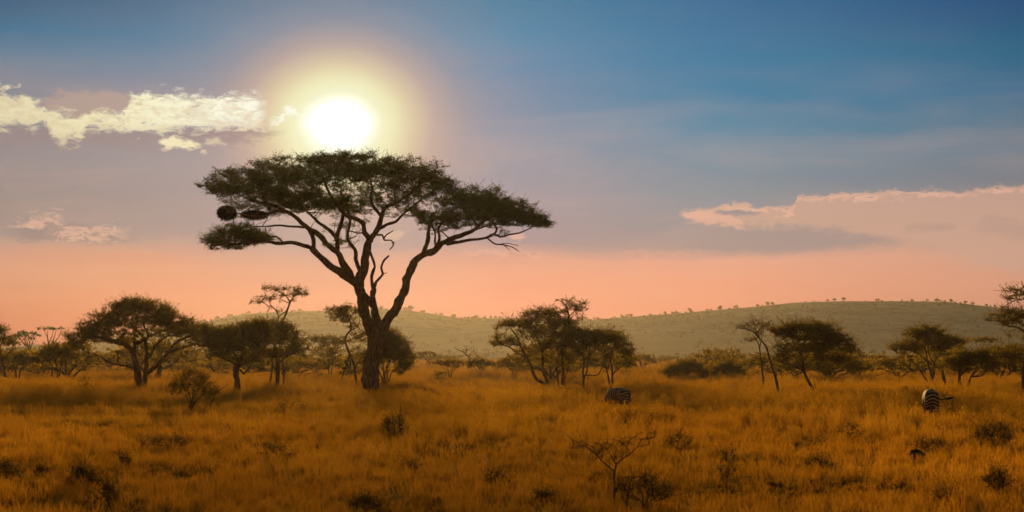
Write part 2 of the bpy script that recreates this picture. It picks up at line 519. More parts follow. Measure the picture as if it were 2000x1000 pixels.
def grass_mat():
    m, g = new_mat("savanna_grass")
    at = g.n.new('ShaderNodeAttribute'); at.attribute_type = 'INSTANCER'; at.attribute_name = 'tint'
    tc = g.n.new('ShaderNodeTexCoord')
    sp = g.n.new('ShaderNodeSeparateXYZ'); g.l.new(tc.outputs['Object'], sp.inputs[0])
    v = at.outputs['Fac']
    dr = g.n.new('ShaderNodeAttribute'); dr.attribute_type = 'INSTANCER'; dr.attribute_name = 'dry'
    gold = g.ramp(v, [(0.0, (0.085, 0.066, 0.008, 1)), (0.25, (0.185, 0.100, 0.009, 1)), (0.5, (0.330, 0.165, 0.012, 1)), (0.75, (0.440, 0.225, 0.015, 1)), (1.0, (0.53, 0.285, 0.022, 1))])
    rust = g.ramp(v, [(0.0, (0.130, 0.060, 0.010, 1)), (0.25, (0.34, 0.150, 0.011, 1)), (0.5, (0.54, 0.232, 0.014, 1)), (0.75, (0.66, 0.290, 0.018, 1)), (1.0, (0.72, 0.36, 0.028, 1))])
    col = g.mix(dr.outputs['Fac'], gold, rust)
    d = g.n.new('ShaderNodeBsdfDiffuse'); g.put(d.inputs[0], col)
    t = g.n.new('ShaderNodeBsdfTranslucent'); g.put(t.inputs[0], g.mix(0.4, col, (0.62, 0.30, 0.010, 1)))
    mx = g.n.new('ShaderNodeMixShader'); mx.inputs[0].default_value = 0.55
    g.l.new(d.outputs[0], mx.inputs[1]); g.l.new(t.outputs[0], mx.inputs[2])
    finish(g, mx.outputs[0])
    return m


def soil_mat():
    m, g = new_mat("dry_ground")
    geo = g.n.new('ShaderNodeNewGeometry')
    n1 = g.noise(geo.outputs['Position'], 0.05, 4.0, 0.6)
    n2 = g.noise(geo.outputs['Position'], 0.6, 5.0, 0.7)
    n3 = g.noise(geo.outputs['Position'], 0.006, 4.0, 0.6)
    col = g.mix(g.smooth(n1, 0.35, 0.65), (0.50, 0.235, 0.020, 1), (0.40, 0.180, 0.016, 1))
    col = g.mix(g.mul(g.smooth(n2, 0.45, 0.7), 0.6), col, (0.20, 0.085, 0.014, 1))
    col = g.mix(g.mul(g.smooth(n3, 0.4, 0.65), 0.5), col, (0.36, 0.22, 0.04, 1))
    p = g.n.new('ShaderNodeBsdfPrincipled'); g.put(p.inputs['Base Color'], col)
    p.inputs['Roughness'].default_value = 1.0
    p.inputs['Specular IOR Level'].default_value = 0.0
    finish(g, p.outputs[0])
    return m


def hill_mat():
    m, g = new_mat("hill_cover")
    geo = g.n.new('ShaderNodeNewGeometry')
    sp = g.n.new('ShaderNodeSeparateXYZ'); g.l.new(geo.outputs['Position'], sp.inputs[0])
    pos = geo.outputs['Position']
    mp = g.n.new('ShaderNodeMapping'); g.l.new(pos, mp.inputs[0]); mp.inputs['Scale'].default_value = (1, 0.45, 2.0)
    n1 = g.noise(mp.outputs[0], 0.008, 5.0, 0.65)
    n2 = g.noise(mp.outputs[0], 0.05, 4.0, 0.65)
    h = g.add(sp.outputs[2], g.mul(g.sub(n1, 0.5), 10.0))
    grass_hazed = g.mix(g.smooth(n1, 0.4, 0.6), (0.62, 0.46, 0.19, 1), (0.52, 0.39, 0.15, 1))  # dry grass at the foot, with low haze's paleness painted in
    wood_hazed = g.mix(g.smooth(n1, 0.4, 0.62), (0.40, 0.35, 0.18, 1), (0.54, 0.45, 0.22, 1))  # slope cover lightened in its colour to stand in for haze
    wood_hazed = g.mix(g.mul(g.smooth(n2, 0.46, 0.62), 0.75), wood_hazed, (0.27, 0.25, 0.13, 1))
    col = g.mix(g.smooth(h, 9.0, 21.0), grass_hazed, wood_hazed)
    p = g.n.new('ShaderNodeBsdfPrincipled'); g.put(p.inputs['Base Color'], col)
    p.inputs['Roughness'].default_value = 1.0
    p.inputs['Specular IOR Level'].default_value = 0.0
    finish(g, p.outputs[0])
    return m


M_GRASS, M_SOIL, M_HILL = grass_mat(), soil_mat(), hill_mat()

# ---------------------------------------------------------------- ground and hills
RIDGE = np.array([(-1800, 700), (-900, 690), (-300, 684), (0, 679), (60, 674), (130, 672), (250, 655), (330, 640), (400, 629), (450, 618), (500, 612), (560, 609), (640, 607), (700, 604), (750, 603), (800, 607),
                  (850, 614), (900, 622), (950, 622), (1000, 623), (1060, 626), (1150, 625), (1200, 621), (1300, 613), (1400, 605), (1480, 598), (1550, 591), (1640, 588), (1750, 588), (1850, 589), (1930, 598), (2000, 606), (2200, 628), (2600, 655), (3200, 680), (3800, 695)], float)
D_RIDGE = 2000.0


def ridge_py(px):
    return np.interp(px, RIDGE[:, 0], RIDGE[:, 1])


def vnoise(x, y, seed):
    """smooth value noise"""
    r = np.random.default_rng(seed)
    tab = r.random((256, 256))
    xi, yi = np.floor(x).astype(int), np.floor(y).astype(int)
    fx, fy = x - xi, y - yi
    fx, fy = fx * fx * (3 - 2 * fx), fy * fy * (3 - 2 * fy)
    g = lambda a, b: tab[a % 256, b % 256]
    return (g(xi, yi) * (1 - fx) + g(xi + 1, yi) * fx) * (1 - fy) + (g(xi, yi + 1) * (1 - fx) + g(xi + 1, yi + 1) * fx) * fy


def fbm(x, y, seed, oct=4):
    s, a, t = 0.0, 0.5, 0.0
    for k in range(oct):
        s = s + a * vnoise(x * 2 ** k, y * 2 ** k, seed + k); t += a; a *= 0.55
    return s / t


def hill_z(x, y):
    px = 1000 + x / y * F
    top = (HOR - ridge_py(px)) / F * D_RIDGE + EYE
    t = np.clip((y - 1000.0) / (D_RIDGE - 1000.0), 0, 1)
    foot = 0.16 * t ** 1.2
    u = np.clip((t - 0.30) / 0.70, 0, 1)
    rise = u * u * (3 - 2 * u)
    z = top * (foot + (1 - 0.16) * rise * (0.6 + 0.4 * u)) + (fbm(x / 140, y / 140, 5) - 0.5) * 7.0 * np.clip(t * 2.2, 0, 1) * (1 - rise * 0.8)
    back = np.clip((y - D_RIDGE) / 500.0, 0, 1)
    return z * (1 - 0.55 * back * back) - 1.2 * (1 - np.clip(t * 12, 0, 1))


def build_ground():
    xs = np.linspace(-1350, 1350, 55); ys = np.linspace(-60, 2300, 60)
    X, Y = np.meshgrid(xs, ys)
    V = np.stack([X, Y, np.zeros_like(X)], -1).reshape(-1, 3)
    nx = len(xs)
    i, j = np.meshgrid(np.arange(len(ys) - 1), np.arange(nx - 1), indexing='ij')
    Q = np.stack([i * nx + j, i * nx + j + 1, (i + 1) * nx + j + 1, (i + 1) * nx + j], -1).reshape(-1, 4)
    o = link(bpy.data.objects.new("ground", mesh_np("ground", V, [Q], M_SOIL)))
    tag(o, "dry savanna ground under the golden grass", "ground", kind='structure')
    xs = np.linspace(-1350, 1350, 541); ys = np.concatenate([np.linspace(1000, 1960, 130), np.linspace(1966, 2290, 40)])
    X, Y = np.meshgrid(xs, ys)
    Z = hill_z(X, Y)
    V = np.stack([X, Y, Z], -1).reshape(-1, 3)
    nx = len(xs)
    i, j = np.meshgrid(np.arange(len(ys) - 1), np.arange(nx - 1), indexing='ij')
    Q = np.stack([i * nx + j, i * nx + j + 1, (i + 1) * nx + j + 1, (i + 1) * nx + j], -1).reshape(-1, 4)
    o = link(bpy.data.objects.new("hills", mesh_np("hills", V, [Q], M_HILL, True)))
    tag(o, "long low hazy hills rising behind the savanna", "hills", kind='structure')


build_ground()


def build_scrub():
    """scrub on the hillsides: one uncountable mass"""
    rng = np.random.default_rng(11)
    G = Geo()
    n = 2800
    y = rng.uniform(1150, 1985, n) ** 1.0
    px = rng.uniform(-300, 2300, n)
    x = (px - 1000) / F * y
    keep = (fbm(x / 90, y / 90, 21) > 0.47) & ((y > 1500) | (rng.random(n) < 0.35))
    x, y = x[keep], y[keep]
    z = hill_z(x, y)
    for a, b, c in zip(x, y, z):
        h = rng.uniform(1.2, 3.2); w = h * rng.uniform(0.7, 1.5)
        k = 26
        p = rng.normal(size=(k, 3)); p = unit(p) * rng.random((k, 1)) ** 0.4
        P = np.array([a, b, c + h * 0.55]) + p * np.array([w * 0.6, w * 0.6, h * 0.45])
        G.leaves(P, rng.normal(size=(k, 3)) * np.array([1, 1, 0.5]), h * 0.45, h * 0.32, rng)
    o = G.obj("hillside_scrub", M_SCRUB)
    tag(o, "dark scrub dotted over the hazy hillsides", "scrub", kind='stuff')


build_scrub()

# ---------------------------------------------------------------- trees
def grow_tree(name, label, cat, d, bx, limbs, pads, seed, group=None, leaf=M_OLIVE, dens=1.0, kz=0.8, bark=M_BARK, leaf_size=None,
              spray=(0.40, 0.95), nspray=4, nleaf=7, tilt=0.36, sides=8, twig_r=0.014, gnarl=0.35, l1=11, crown_name="crown", sink=0.25, flatten=0.80, flat_spray=0.32, pull=0.92, shoots=0.07):
    """limbs: (list of (px, py), r0, r1, z_end) in photo pixels measured at the tree's own distance; pads: (cx, cy, rx, ry, density)"""
    rng = np.random.default_rng(seed)
    s = d / F                                        # metres per photo pixel at this distance
    by = HOR + EYE / s
    def loc(px, py, z): return np.array([(px - bx) * s, z * s, (by - py) * s])
    nodes, rads = [], []
    G = Geo()
    first = True
    for lb in limbs:
        pts, r0, r1 = lb[0], lb[1], lb[2]
        z_end = lb[3] if len(lb) > 3 else 0.0
        z0 = 0.0
        if nodes:
            A = np.array(nodes)
            q = loc(pts[0][0], pts[0][1], 0)
            k = np.argmin((A[:, 0] - q[0]) ** 2 + (A[:, 2] - q[2]) ** 2)
            if math.hypot(A[k, 0] - q[0], A[k, 2] - q[2]) < 12 * s: z0 = A[k, 1] / s
        L = np.cumsum([0] + [math.dist(pts[i], pts[i + 1]) for i in range(len(pts) - 1)])
        L = L / L[-1]
        P = np.array([np.append(loc(p[0], p[1], z0 + (z_end - z0) * t), (r0 + (r1 - r0) * t) * s) for p, t in zip(pts, L)])
        P = catmull(P, max(0.25, 4 * s))
        w = rng.normal(size=(len(P), 3)); w[1:-1] = (w[:-2] + w[1:-1] + w[2:]) / 3
        P[1:, :3] += w[1:] * P[1:, 3:4] * gnarl
        R = P[:, 3] * (1 + rng.uniform(-0.12, 0.12, len(P)))
        if first or (pts[0][1] > by - 24 and r0 >= 2):
            P[0, 2] = min(P[0, 2], -sink)
            R[0] *= 1.25
        first = False
        G.tube(P[:, :3], R, sides if r0 > 3 else 6, rng, 0.10)
        nodes += list(P[:, :3]); rads += list(R)
    nodes = np.array(nodes); rads = np.array(rads)
    # crown targets spread through the crown's depth
    T = []
    if pads:
        x0 = min(p[0] - p[2] for p in pads); x1 = max(p[0] + p[2] for p in pads)
        cxm, half = (x0 + x1) / 2, (x1 - x0) / 2
        for cx, cy, rx, ry, de in pads:
            n = max(3, int(de * dens * rx * ry * math.pi / 15.0 * min(1.0, s / 0.0318) ** 0 ))
            a = rng.uniform(0, 2 * np.pi, n); r = np.sqrt(rng.random(n))
            x = cx + np.cos(a) * r * rx; y = cy + np.sin(a) * r * ry
            al = np.sqrt(np.maximum(1 - ((x - cxm) / (half * 1.08)) ** 2, 0.02)) * half * kz
            z = rng.uniform(-1, 1, n) * al
            T.append(np.stack([(x - bx) * s, z * s, (by - y) * s], -1))
        T = np.vstack(T)
        T[:, 2] = np.maximum(T[:, 2], 0.15)
        K = max(4, len(T) // l1)
        cent = T[rng.choice(len(T), K, replace=False)]
        own = np.argmin(((T[:, None] - cent[None]) ** 2).sum(-1), 1) if len(T) * K < 4e6 else rng.integers(0, K, len(T))
        for k in range(K):
            q = own == k
            if q.any():
                mu = T[q].mean(0)
                T[q] = mu + (T[q] - mu) * np.array([pull, pull, flatten])
                cent[k] = mu - np.array([0, 0, 0.12])
        dmin = np.sqrt(((cent[:, None] - nodes[None]) ** 2).sum(-1)).min(1)
        nn, rr = [nodes], [rads]
        A, AR = nodes, rads
        for k in np.argsort(dmin):
            t = cent[k]
            dv = t - A
            dd = np.sqrt((dv ** 2).sum(1))
            cost = dd + 0.9 * np.maximum(0, -dv[:, 2]) + 0.35 * np.maximum(0, dd * 0.25 - dv[:, 2])
            i = int(np.argmin(cost))
            a = A[i]; ln = dd[i]
            m = max(2, int(ln / 0.35))
            tt = np.linspace(0, 1, m + 1)[:, None]
            P = a + (t - a) * tt
            P[:, 2] += np.sin(tt[:, 0] * np.pi) * ln * rng.uniform(-0.10, 0.06)
            P[1:-1] += rng.normal(size=(m - 1, 3)) * 0.06 * min(ln, 2.5)
            ra = min(AR[i] * 0.75, twig_r * 1.6 + 0.012 * ln)
            R = np.linspace(ra, twig_r * 1.15, m + 1)
            G.tube(P, R, 5)
            A = np.vstack([A, P[1:]]); AR = np.append(AR, R[1:])
        # finest twigs
        keep = A[AR < 0.16] if (AR < 0.16).sum() > 20 else A
        idx = np.empty(len(T), int)
        for c0 in range(0, len(T), 400):
            dv = T[c0:c0 + 400, None] - keep[None]
            idx[c0:c0 + 400] = np.argmin((dv ** 2).sum(-1) + 0.4 * np.maximum(0, -dv[..., 2]) ** 2, 1)
        S = keep[idx]
        mid = (S + T) / 2 + rng.normal(size=T.shape) * 0.10 * np.minimum(np.linalg.norm(T - S, axis=1, keepdims=True), 1.5)
        G.segs(S, mid, twig_r, twig_r * 0.85)
        G.segs(mid, T, twig_r * 0.85, twig_r * 0.6)
    root = empty(name, ground_pt(bx, d))
    tag(root, label, cat, group)
    Lf = None
    if pads:
        ls = leaf_size or max(0.11, 0.115 * d / 143.0)
        Lf = Geo()
        n = len(T)
        base = np.repeat(T, nspray, 0)
        m = len(base)
        D = rng.normal(size=(m, 3)) * np.array([1, 1, flat_spray]); D[:, 2] += tilt
        D = unit(D)
        ln = rng.uniform(spray[0], spray[1], m)
        sh = rng.random(m) < shoots                 # long bare shoots that roughen the outline
        D[sh] = unit(D[sh] * np.array([1, 1, 0.3]) + np.array([0, 0, 0.75]))
        ln[sh] *= 1.5
        base = base - D * ln[:, None] * 0.25
        end = base + D * ln[:, None]
        G.segs(base, end, twig_r * np.where(sh, 0.9, 0.6), twig_r * 0.3)
        k = nleaf
        u = rng.uniform(0.1, 1.0, (m, k))
        P = base[:, None] + D[:, None] * (ln[:, None] * u)[..., None] + rng.normal(size=(m, k, 3)) * 0.05
        DD = D[:, None] + rng.normal(size=(m, k, 3)) * 0.55
        sz = rng.uniform(0.6, 1.3, m * k)
        Lf.leaves(P.reshape(-1, 3), DD.reshape(-1, 3), ls * sz, ls * 0.44 * sz, rng)
    G.obj("trunk", bark, root)
    if Lf: Lf.obj(crown_name, leaf, root)
    return root


def auto_limbs(bx, by, pads, rng, r0, stems=3, fork=0.35, r1=0.8):
    """stems that leave the base together and fork towards the pads; pixels"""
    limbs = []
    ps = sorted(pads, key=lambda p: p[0])
    groups = [list(g) for g in np.array_split(np.arange(len(ps)), min(stems, len(ps)))]
    for gi in groups:
        cx = np.mean([ps[i][0] for i in gi]); cy = np.mean([ps[i][1] for i in gi])
        fx = bx + (cx - bx) * fork + rng.normal() * 2; fy = by + (cy - by) * (fork + 0.22)
        sx = bx + rng.normal() * r0 * 0.7
        z = rng.uniform(-0.5, 0.5) * abs(by - cy)
        limbs.append(([(sx, by), ((sx + fx) / 2 + rng.normal() * 2.5, (by + fy) / 2), (fx, fy)], r0, r0 * 0.65, z * 0.5))
        for i in gi:
            p = ps[i]
            mx, my = (fx + p[0]) / 2 + rng.normal() * 3, (fy + p[1]) / 2 + abs(p[0] - fx) * 0.12
            limbs.append(([(fx, fy), (mx, my), (p[0], p[1] + p[3] * 0.3)], r0 * 0.55, r1 * 0.5, z))
    return limbs


def base_py(d): return HOR + EYE * F / d


# --- the big umbrella acacia
grow_tree("umbrella_acacia", "huge dark flat-topped acacia standing under the setting sun", "tree", dist_of(772), 726, [
    ([(724, 790), (725, 760), (728, 720), (735, 675), (738, 650)], 17, 15, 0),
    # left stem
    ([(734, 672), (724, 645), (714, 622), (708, 598), (703, 570), (700, 556)], 11, 9, 0),
    ([(700, 556), (686, 543), (671, 536), (644, 517), (626, 503), (614, 489), (611, 486)], 8, 6, -30),
    ([(611, 486), (595, 480), (576, 475), (552, 477), (528, 474), (504, 475), (480, 479), (456, 480), (425, 484)], 4.2, 1.2, -90),
    ([(614, 488), (614, 470), (605, 456), (596, 442), (578, 426), (557, 413), (530, 407)], 4.5, 2.2, 60),
    ([(688, 545), (674, 519), (660, 493), (640, 478), (626, 462), (609, 452), (596, 439), (578, 425), (552, 411), (528, 404), (500, 398)], 7, 2.2, -110),
    ([(660, 490), (658, 468), (649, 458), (636, 445), (620, 433), (607, 422), (590, 408)], 5, 2, 110),
    ([(657, 470), (666, 445), (672, 425), (675, 400), (670, 380)], 4.4, 2, -60),
    ([(596, 443), (564, 440), (537, 437), (509, 438), (480, 436)], 2.6, 1.2, 100),
    ([(557, 413), (540, 420), (528, 425), (500, 425), (470, 420)], 2.4, 1.4, -60),
    ([(559, 479), (545, 465), (530, 465), (515, 468)], 2.0, 1.2, -60),
    # central stem
    ([(702, 560), (706, 538), (712, 512), (715, 488), (718, 470), (722, 463)], 9.5, 7, 20),
    ([(703, 532), (694, 507), (690, 490), (678, 470), (673, 452), (675, 430), (672, 410), (660, 390)], 4.4, 2, 150),
    ([(720, 466), (711, 454), (710, 437), (697, 429), (682, 424), (664, 405), (648, 380), (640, 350)], 5, 2, -130),
    ([(722, 464), (735, 449), (739, 434), (742, 417), (751, 402), (773, 390), (792, 376), (803, 366), (818, 350)], 5.6, 1.8, 90),
    ([(738, 446), (754, 438), (773, 433), (784, 423), (800, 412), (826, 395)], 3.4, 1.6, -80),
    ([(742, 420), (730, 405), (722, 385), (724, 360), (716, 335)], 3.6, 1.6, 30),
    ([(711, 454), (697, 454), (684, 450), (672, 448)], 1.7, 1, 40),
    ([(751, 403), (766, 385), (762, 362), (770, 340)], 2.6, 1.3, 190),
    # snags between the stems
    ([(737, 650), (735, 622), (731, 600), (729, 580), (730, 564)], 8.5, 5, -20),
    ([(702, 566), (716, 582), (728, 598)], 5.5, 5.5, -15),
    ([(730, 566), (727, 541), (733, 522), (728, 504), (722, 490)], 3.4, 2.2, -25),
    ([(731, 566), (735, 552), (749, 537), (746, 524), (752, 509), (761, 501)], 3.4, 1.6, -40),
    ([(748, 536), (758, 535)], 1.2, 0.8, -45),
    ([(726, 458), (746, 459), (750, 469), (765, 470), (769, 480), (762, 489)], 2.2, 1.2, -30),
    ([(749, 467), (756, 459), (769, 453)], 1.8, 0.9, -40),
    ([(765, 471), (771, 475), (767, 484)], 1.2, 0.8, -30),
    # right limb
    ([(740, 655), (752, 630), (767, 606), (782, 579), (793, 556), (796, 535), (808, 514), (827, 498), (848, 487), (860, 479)], 10, 6.2, 10),
    ([(856, 481), (876, 469), (898, 459), (919, 450), (932, 440), (950, 425), (975, 410)], 5.6, 1.8, 60),
    ([(872, 476), (902, 471), (926, 468), (950, 465), (965, 459), (978, 465), (994, 460), (1014, 457), (1040, 446)], 3.4, 1.0, -60),
    ([(965, 459), (970, 448), (962, 435), (968, 420)], 2.2, 1.2, -70),
    ([(952, 466), (967, 478), (984, 481), (1001, 486), (1013, 495)], 1.7, 0.7, -90),
    ([(984, 481), (996, 493)], 0.9, 0.5, -90), ([(976, 480), (990, 478), (1012, 484)], 0.9, 0.5, -90),
    ([(826, 499), (834, 470), (835, 448), (838, 430), (842, 412)], 4.8, 2.6, 80),
    ([(847, 487), (858, 470), (858, 452), (866, 436)], 3.2, 1.6, -80),
    ([(851, 482), (849, 470), (848, 452), (840, 435)], 2.4, 1.3, 30),
    ([(880, 468), (868, 456), (860, 448)], 1.8, 1.0, 40),
    ([(932, 440), (920, 420), (915, 400), (905, 385)], 2.4, 1.2, 130),
    ([(919, 450), (950, 437), (985, 430), (1015, 432)], 2.2, 1.0, 140),
], [
    (428, 363, 38, 11, 1.2), (470, 352, 50, 18, 1.15), (525, 338, 40, 16, 1.15), (560, 332, 40, 14, 1.1), (605, 326, 42, 13, 1.1), (650, 322, 45, 13, 1.3), (700, 321, 48, 12, 1.3), (750, 326, 48, 12, 1.2), (800, 331, 42, 13, 1.2), (845, 340, 34, 13, 1.1),
    (455, 382, 42, 10, 0.8), (505, 368, 50, 16, 1.0), (560, 365, 55, 20, 1.0), (545, 398, 52, 14, 1.2), (595, 392, 50, 18, 1.1), (630, 362, 48, 20, 0.55), (690, 366, 50, 24, 0.40), (655, 405, 48, 16, 0.85), (700, 402, 45, 16, 0.75),
    (670, 319, 66, 8, 1.2), (735, 321, 50, 8, 0.8),
    (640, 338, 60, 10, 0.9), (740, 345, 60, 10, 0.9), (745, 372, 48, 20, 0.45), (795, 362, 45, 18, 0.7), (840, 365, 45, 17, 0.95), (875, 378, 36, 16, 0.9), (770, 405, 40, 14, 0.45), (815, 400, 34, 14, 0.5),
    (465, 408, 40, 8, 0.5), (500, 414, 34, 7, 0.5),
    (925, 385, 40, 14, 1.1), (960, 392, 44, 16, 1.15), (1000, 408, 44, 17, 1.25), (1035, 424, 34, 15, 1.15), (1058, 440, 24, 12, 1.0), (900, 405, 44, 16, 0.9), (945, 418, 48, 15, 1.0), (985, 432, 44, 11, 0.9), (850, 425, 40, 15, 1.05), (892, 435, 36, 11, 0.9), (836, 448, 24, 8, 0.5),
    (470, 452, 44, 13, 1.3), (455, 468, 52, 14, 1.35), (425, 480, 30, 8, 1.0), (500, 462, 34, 14, 0.9),
    (640, 496, 24, 7, 0.25), (680, 478, 20, 12, 0.15), (660, 440, 26, 10, 0.15), (690, 500, 16, 10, 0.15), (996, 456, 24, 8, 0.15),
], 7, dens=1.18, leaf_size=0.09, flatten=0.50, pull=0.82, tilt=0.16, leaf=M_LEAF, kz=0.75, sides=12, spray=(0.3, 0.7), nspray=4, nleaf=7)

def dome_pads(x0, x1, yt, yb, n, de=1.0, flat=0.0, inner=True, seed=0):
    """crown pads laid out as a dome (flat=0) or a flat umbrella (flat=1)"""
    r = np.random.default_rng(seed)
    W, H = x1 - x0, yb - yt
    out = []
    for i in range(n):
        u = (i + 0.5) / n * 2 - 1 + r.uniform(-0.3, 0.3) / n
        drop = abs(u) ** 2.0 * (1 - flat) * 0.62
        ry = H * r.uniform(0.16, 0.24) * (1 - 0.25 * abs(u))
        out.append(((x0 + x1) / 2 + u * W / 2 * 0.86, yt + ry + H * drop + r.uniform(0, 0.08) * H, W / n * r.uniform(0.72, 1.05), ry, de * r.uniform(0.85, 1.25)))
    if inner:
        for i in range(max(2, n - 2)):
            u = (i + 0.5) / max(2, n - 2) * 2 - 1 + r.uniform(-0.2, 0.2)
            ry = H * r.uniform(0.13, 0.2)
            out.append(((x0 + x1) / 2 + u * W / 2 * 0.62, yt + H * (0.48 + 0.2 * abs(u) + r.uniform(-0.08, 0.12)), W / n * r.uniform(0.7, 1.0), ry, de * r.uniform(0.55, 0.9)))
    return out


def acacia(name, label, bx, d, box, n, stems, r0, seed, de=1.0, flat=0.0, leaf=M_OLIVE, group=None, cat="tree", inner=True, extra=(), **kw):
    rng = np.random.default_rng(seed + 500)
    pads = dome_pads(*box, n, de, flat, inner, seed)
    limbs = auto_limbs(bx, base_py(d), pads, rng, r0, stems) + list(extra)
    kw.setdefault('nspray', 4); kw.setdefault('nleaf', 6)
    return grow_tree(name, label, cat, d, bx, limbs, pads, seed, group, leaf, **kw)


# --- left acacia with a wide dome
grow_tree("dome_acacia", "wide dome-crowned acacia with forked trunks left of the huge tree", "tree", dist_of(768), 278, [
    ([(274, 780), (273, 750), (270, 725), (265, 705), (261, 690), (252, 675), (235, 668), (205, 660), (180, 658)], 8, 2.5, -30),
    ([(283, 785), (284, 750), (284, 720), (284, 690), (283, 668), (275, 655), (262, 645), (250, 630)], 5.5, 2.5, 20),
    ([(287, 728), (305, 715), (320, 700), (330, 690), (337, 678), (355, 665), (378, 655)], 4.6, 1.8, -30),
    ([(331, 688), (350, 682), (370, 675), (384, 673), (398, 680)], 2.8, 1.2, 20),
    ([(264, 706), (262, 680), (259, 660), (258, 640), (262, 620)], 3.8, 1.6, 60),
    ([(264, 672), (276, 664), (290, 655), (305, 648), (325, 640)], 3.2, 1.6, 60),
    ([(284, 702), (296, 690), (308, 676), (318, 667), (340, 655)], 2.6, 1.2, -60),
    ([(283, 668), (290, 655), (286, 635), (295, 615)], 2.6, 1.3, -60),
    ([(268, 718), (255, 715), (235, 711), (215, 706), (207, 699), (204, 697)], 3.4, 1.2, -30),
    ([(234, 711), (234, 700), (236, 690), (232, 684)], 1.6, 0.9, -30),
    ([(262, 715), (258, 730), (250, 732)], 1.0, 0.6, -20),
], [(268, 589, 34, 8, 1.0), (270, 598, 48, 13, 1.1), (235, 608, 36, 12, 1.0), (305, 606, 34, 13, 1.1), (205, 625, 34, 12, 1.05), (335, 625, 32, 13, 1.1), (180, 640, 32, 12, 1.05), (362, 640, 28, 13, 1.1), (155, 657, 28, 10, 1.0), (380, 655, 22, 12, 1.0), (255, 622, 50, 13, 0.8), (310, 632, 40, 14, 1.0), (215, 645, 40, 12, 1.0), (265, 645, 34, 10, 0.4), (330, 650, 32, 10, 0.7), (175, 665, 36, 10, 0.9), (240, 668, 34, 9, 0.6), (295, 660, 34, 8, 0.3), (370, 672, 22, 10, 0.5), (150, 680, 28, 9, 0.6)],
    21, dens=0.8, kz=0.7, spray=(0.35, 0.8))

# --- bushy acacia between the dome and the big tree
grow_tree("broad_acacia", "broad bushy green acacia on one short trunk right of the dome acacia", "tree", dist_of(770), 462, [
    ([(461, 785), (463, 750), (464, 725), (466, 712)], 6.5, 5.5, 0),
    ([(465, 716), (450, 705), (430, 695), (415, 685), (405, 668)], 3.2, 1.5, -20), ([(466, 712), (455, 690), (450, 670), (440, 655)], 3.2, 1.5, 40),
    ([(467, 714), (475, 695), (480, 672), (478, 655)], 3.4, 1.5, -40), ([(468, 716), (485, 705), (505, 690), (520, 670)], 3.2, 1.4, 20), ([(470, 722), (478, 730), (484, 725), (495, 712)], 2.2, 1.2, -30),
    ([(414, 685), (411, 700), (415, 712), (418, 724)], 1.2, 0.6, -20),
], [(402, 645, 26, 11, 1.1), (430, 655, 30, 13, 1.1), (465, 648, 34, 13, 1.15), (498, 640, 34, 14, 1.2), (410, 668, 28, 12, 1.0), (440, 680, 36, 14, 1.25), (480, 672, 40, 16, 1.25), (505, 660, 28, 14, 1.1), (430, 698, 28, 8, 0.7), (480, 700, 36, 10, 0.9)],
    22, dens=0.95, kz=0.8, spray=(0.35, 0.8), tilt=0.4)
grow_tree("twin_stem_acacia", "dense green acacia on clustered thin stems beside the short-trunked broad acacia", "tree", dist_of(760), 538, [
    ([(541, 770), (542, 740), (543, 715), (540, 690), (535, 665)], 4.2, 2.2, 0), ([(530, 770), (528, 740), (530, 712), (525, 690)], 2.8, 1.5, 40), ([(553, 768), (556, 735), (554, 710), (565, 690)], 2.0, 1.2, -40),
    ([(543, 716), (555, 700), (575, 690), (590, 682)], 2.2, 1.0, -20),
], [(510, 636, 26, 10, 1.1), (545, 638, 30, 11, 1.15), (562, 650, 22, 10, 1.0), (530, 660, 32, 14, 1.1), (570, 668, 26, 9, 1.1), (585, 680, 20, 9, 1.0), (550, 688, 36, 11, 1.0), (520, 690, 30, 12, 0.9), (595, 695, 16, 7, 0.5)],
    23, dens=0.9, kz=0.8, tilt=0.4)
grow_tree("tall_slender_acacia", "tall slender acacia with small flat top poking above the bushy acacias", "tree", dist_of(757), 546, [
    ([(545, 765), (545, 720), (546, 680), (547, 650), (552, 630), (558, 615), (563, 600), (567, 588)], 3.0, 1.9, 0),
    ([(543, 650), (541, 632), (543, 620), (536, 605), (525, 595)], 1.8, 0.8, 30), ([(561, 606), (553, 612), (541, 622)], 1.2, 0.8, 0),
    ([(565, 592), (575, 580), (585, 572)], 1.4, 0.7, -20), ([(566, 590), (558, 578), (545, 570), (530, 564)], 1.4, 0.7, 20), ([(556, 620), (568, 628)], 0.8, 0.4, 0),
], [(533, 562, 22, 4, 0.9), (562, 563, 26, 5, 0.9), (585, 574, 18, 8, 0.9), (515, 587, 22, 6, 0.75), (500, 592, 15, 4, 0.6), (545, 580, 28, 7, 0.35), (570, 590, 22, 6, 0.25), (540, 610, 20, 5, 0.3)],
    24, dens=0.7, kz=0.7, leaf=M_LEAF2, spray=(0.35, 0.8), nleaf=5)
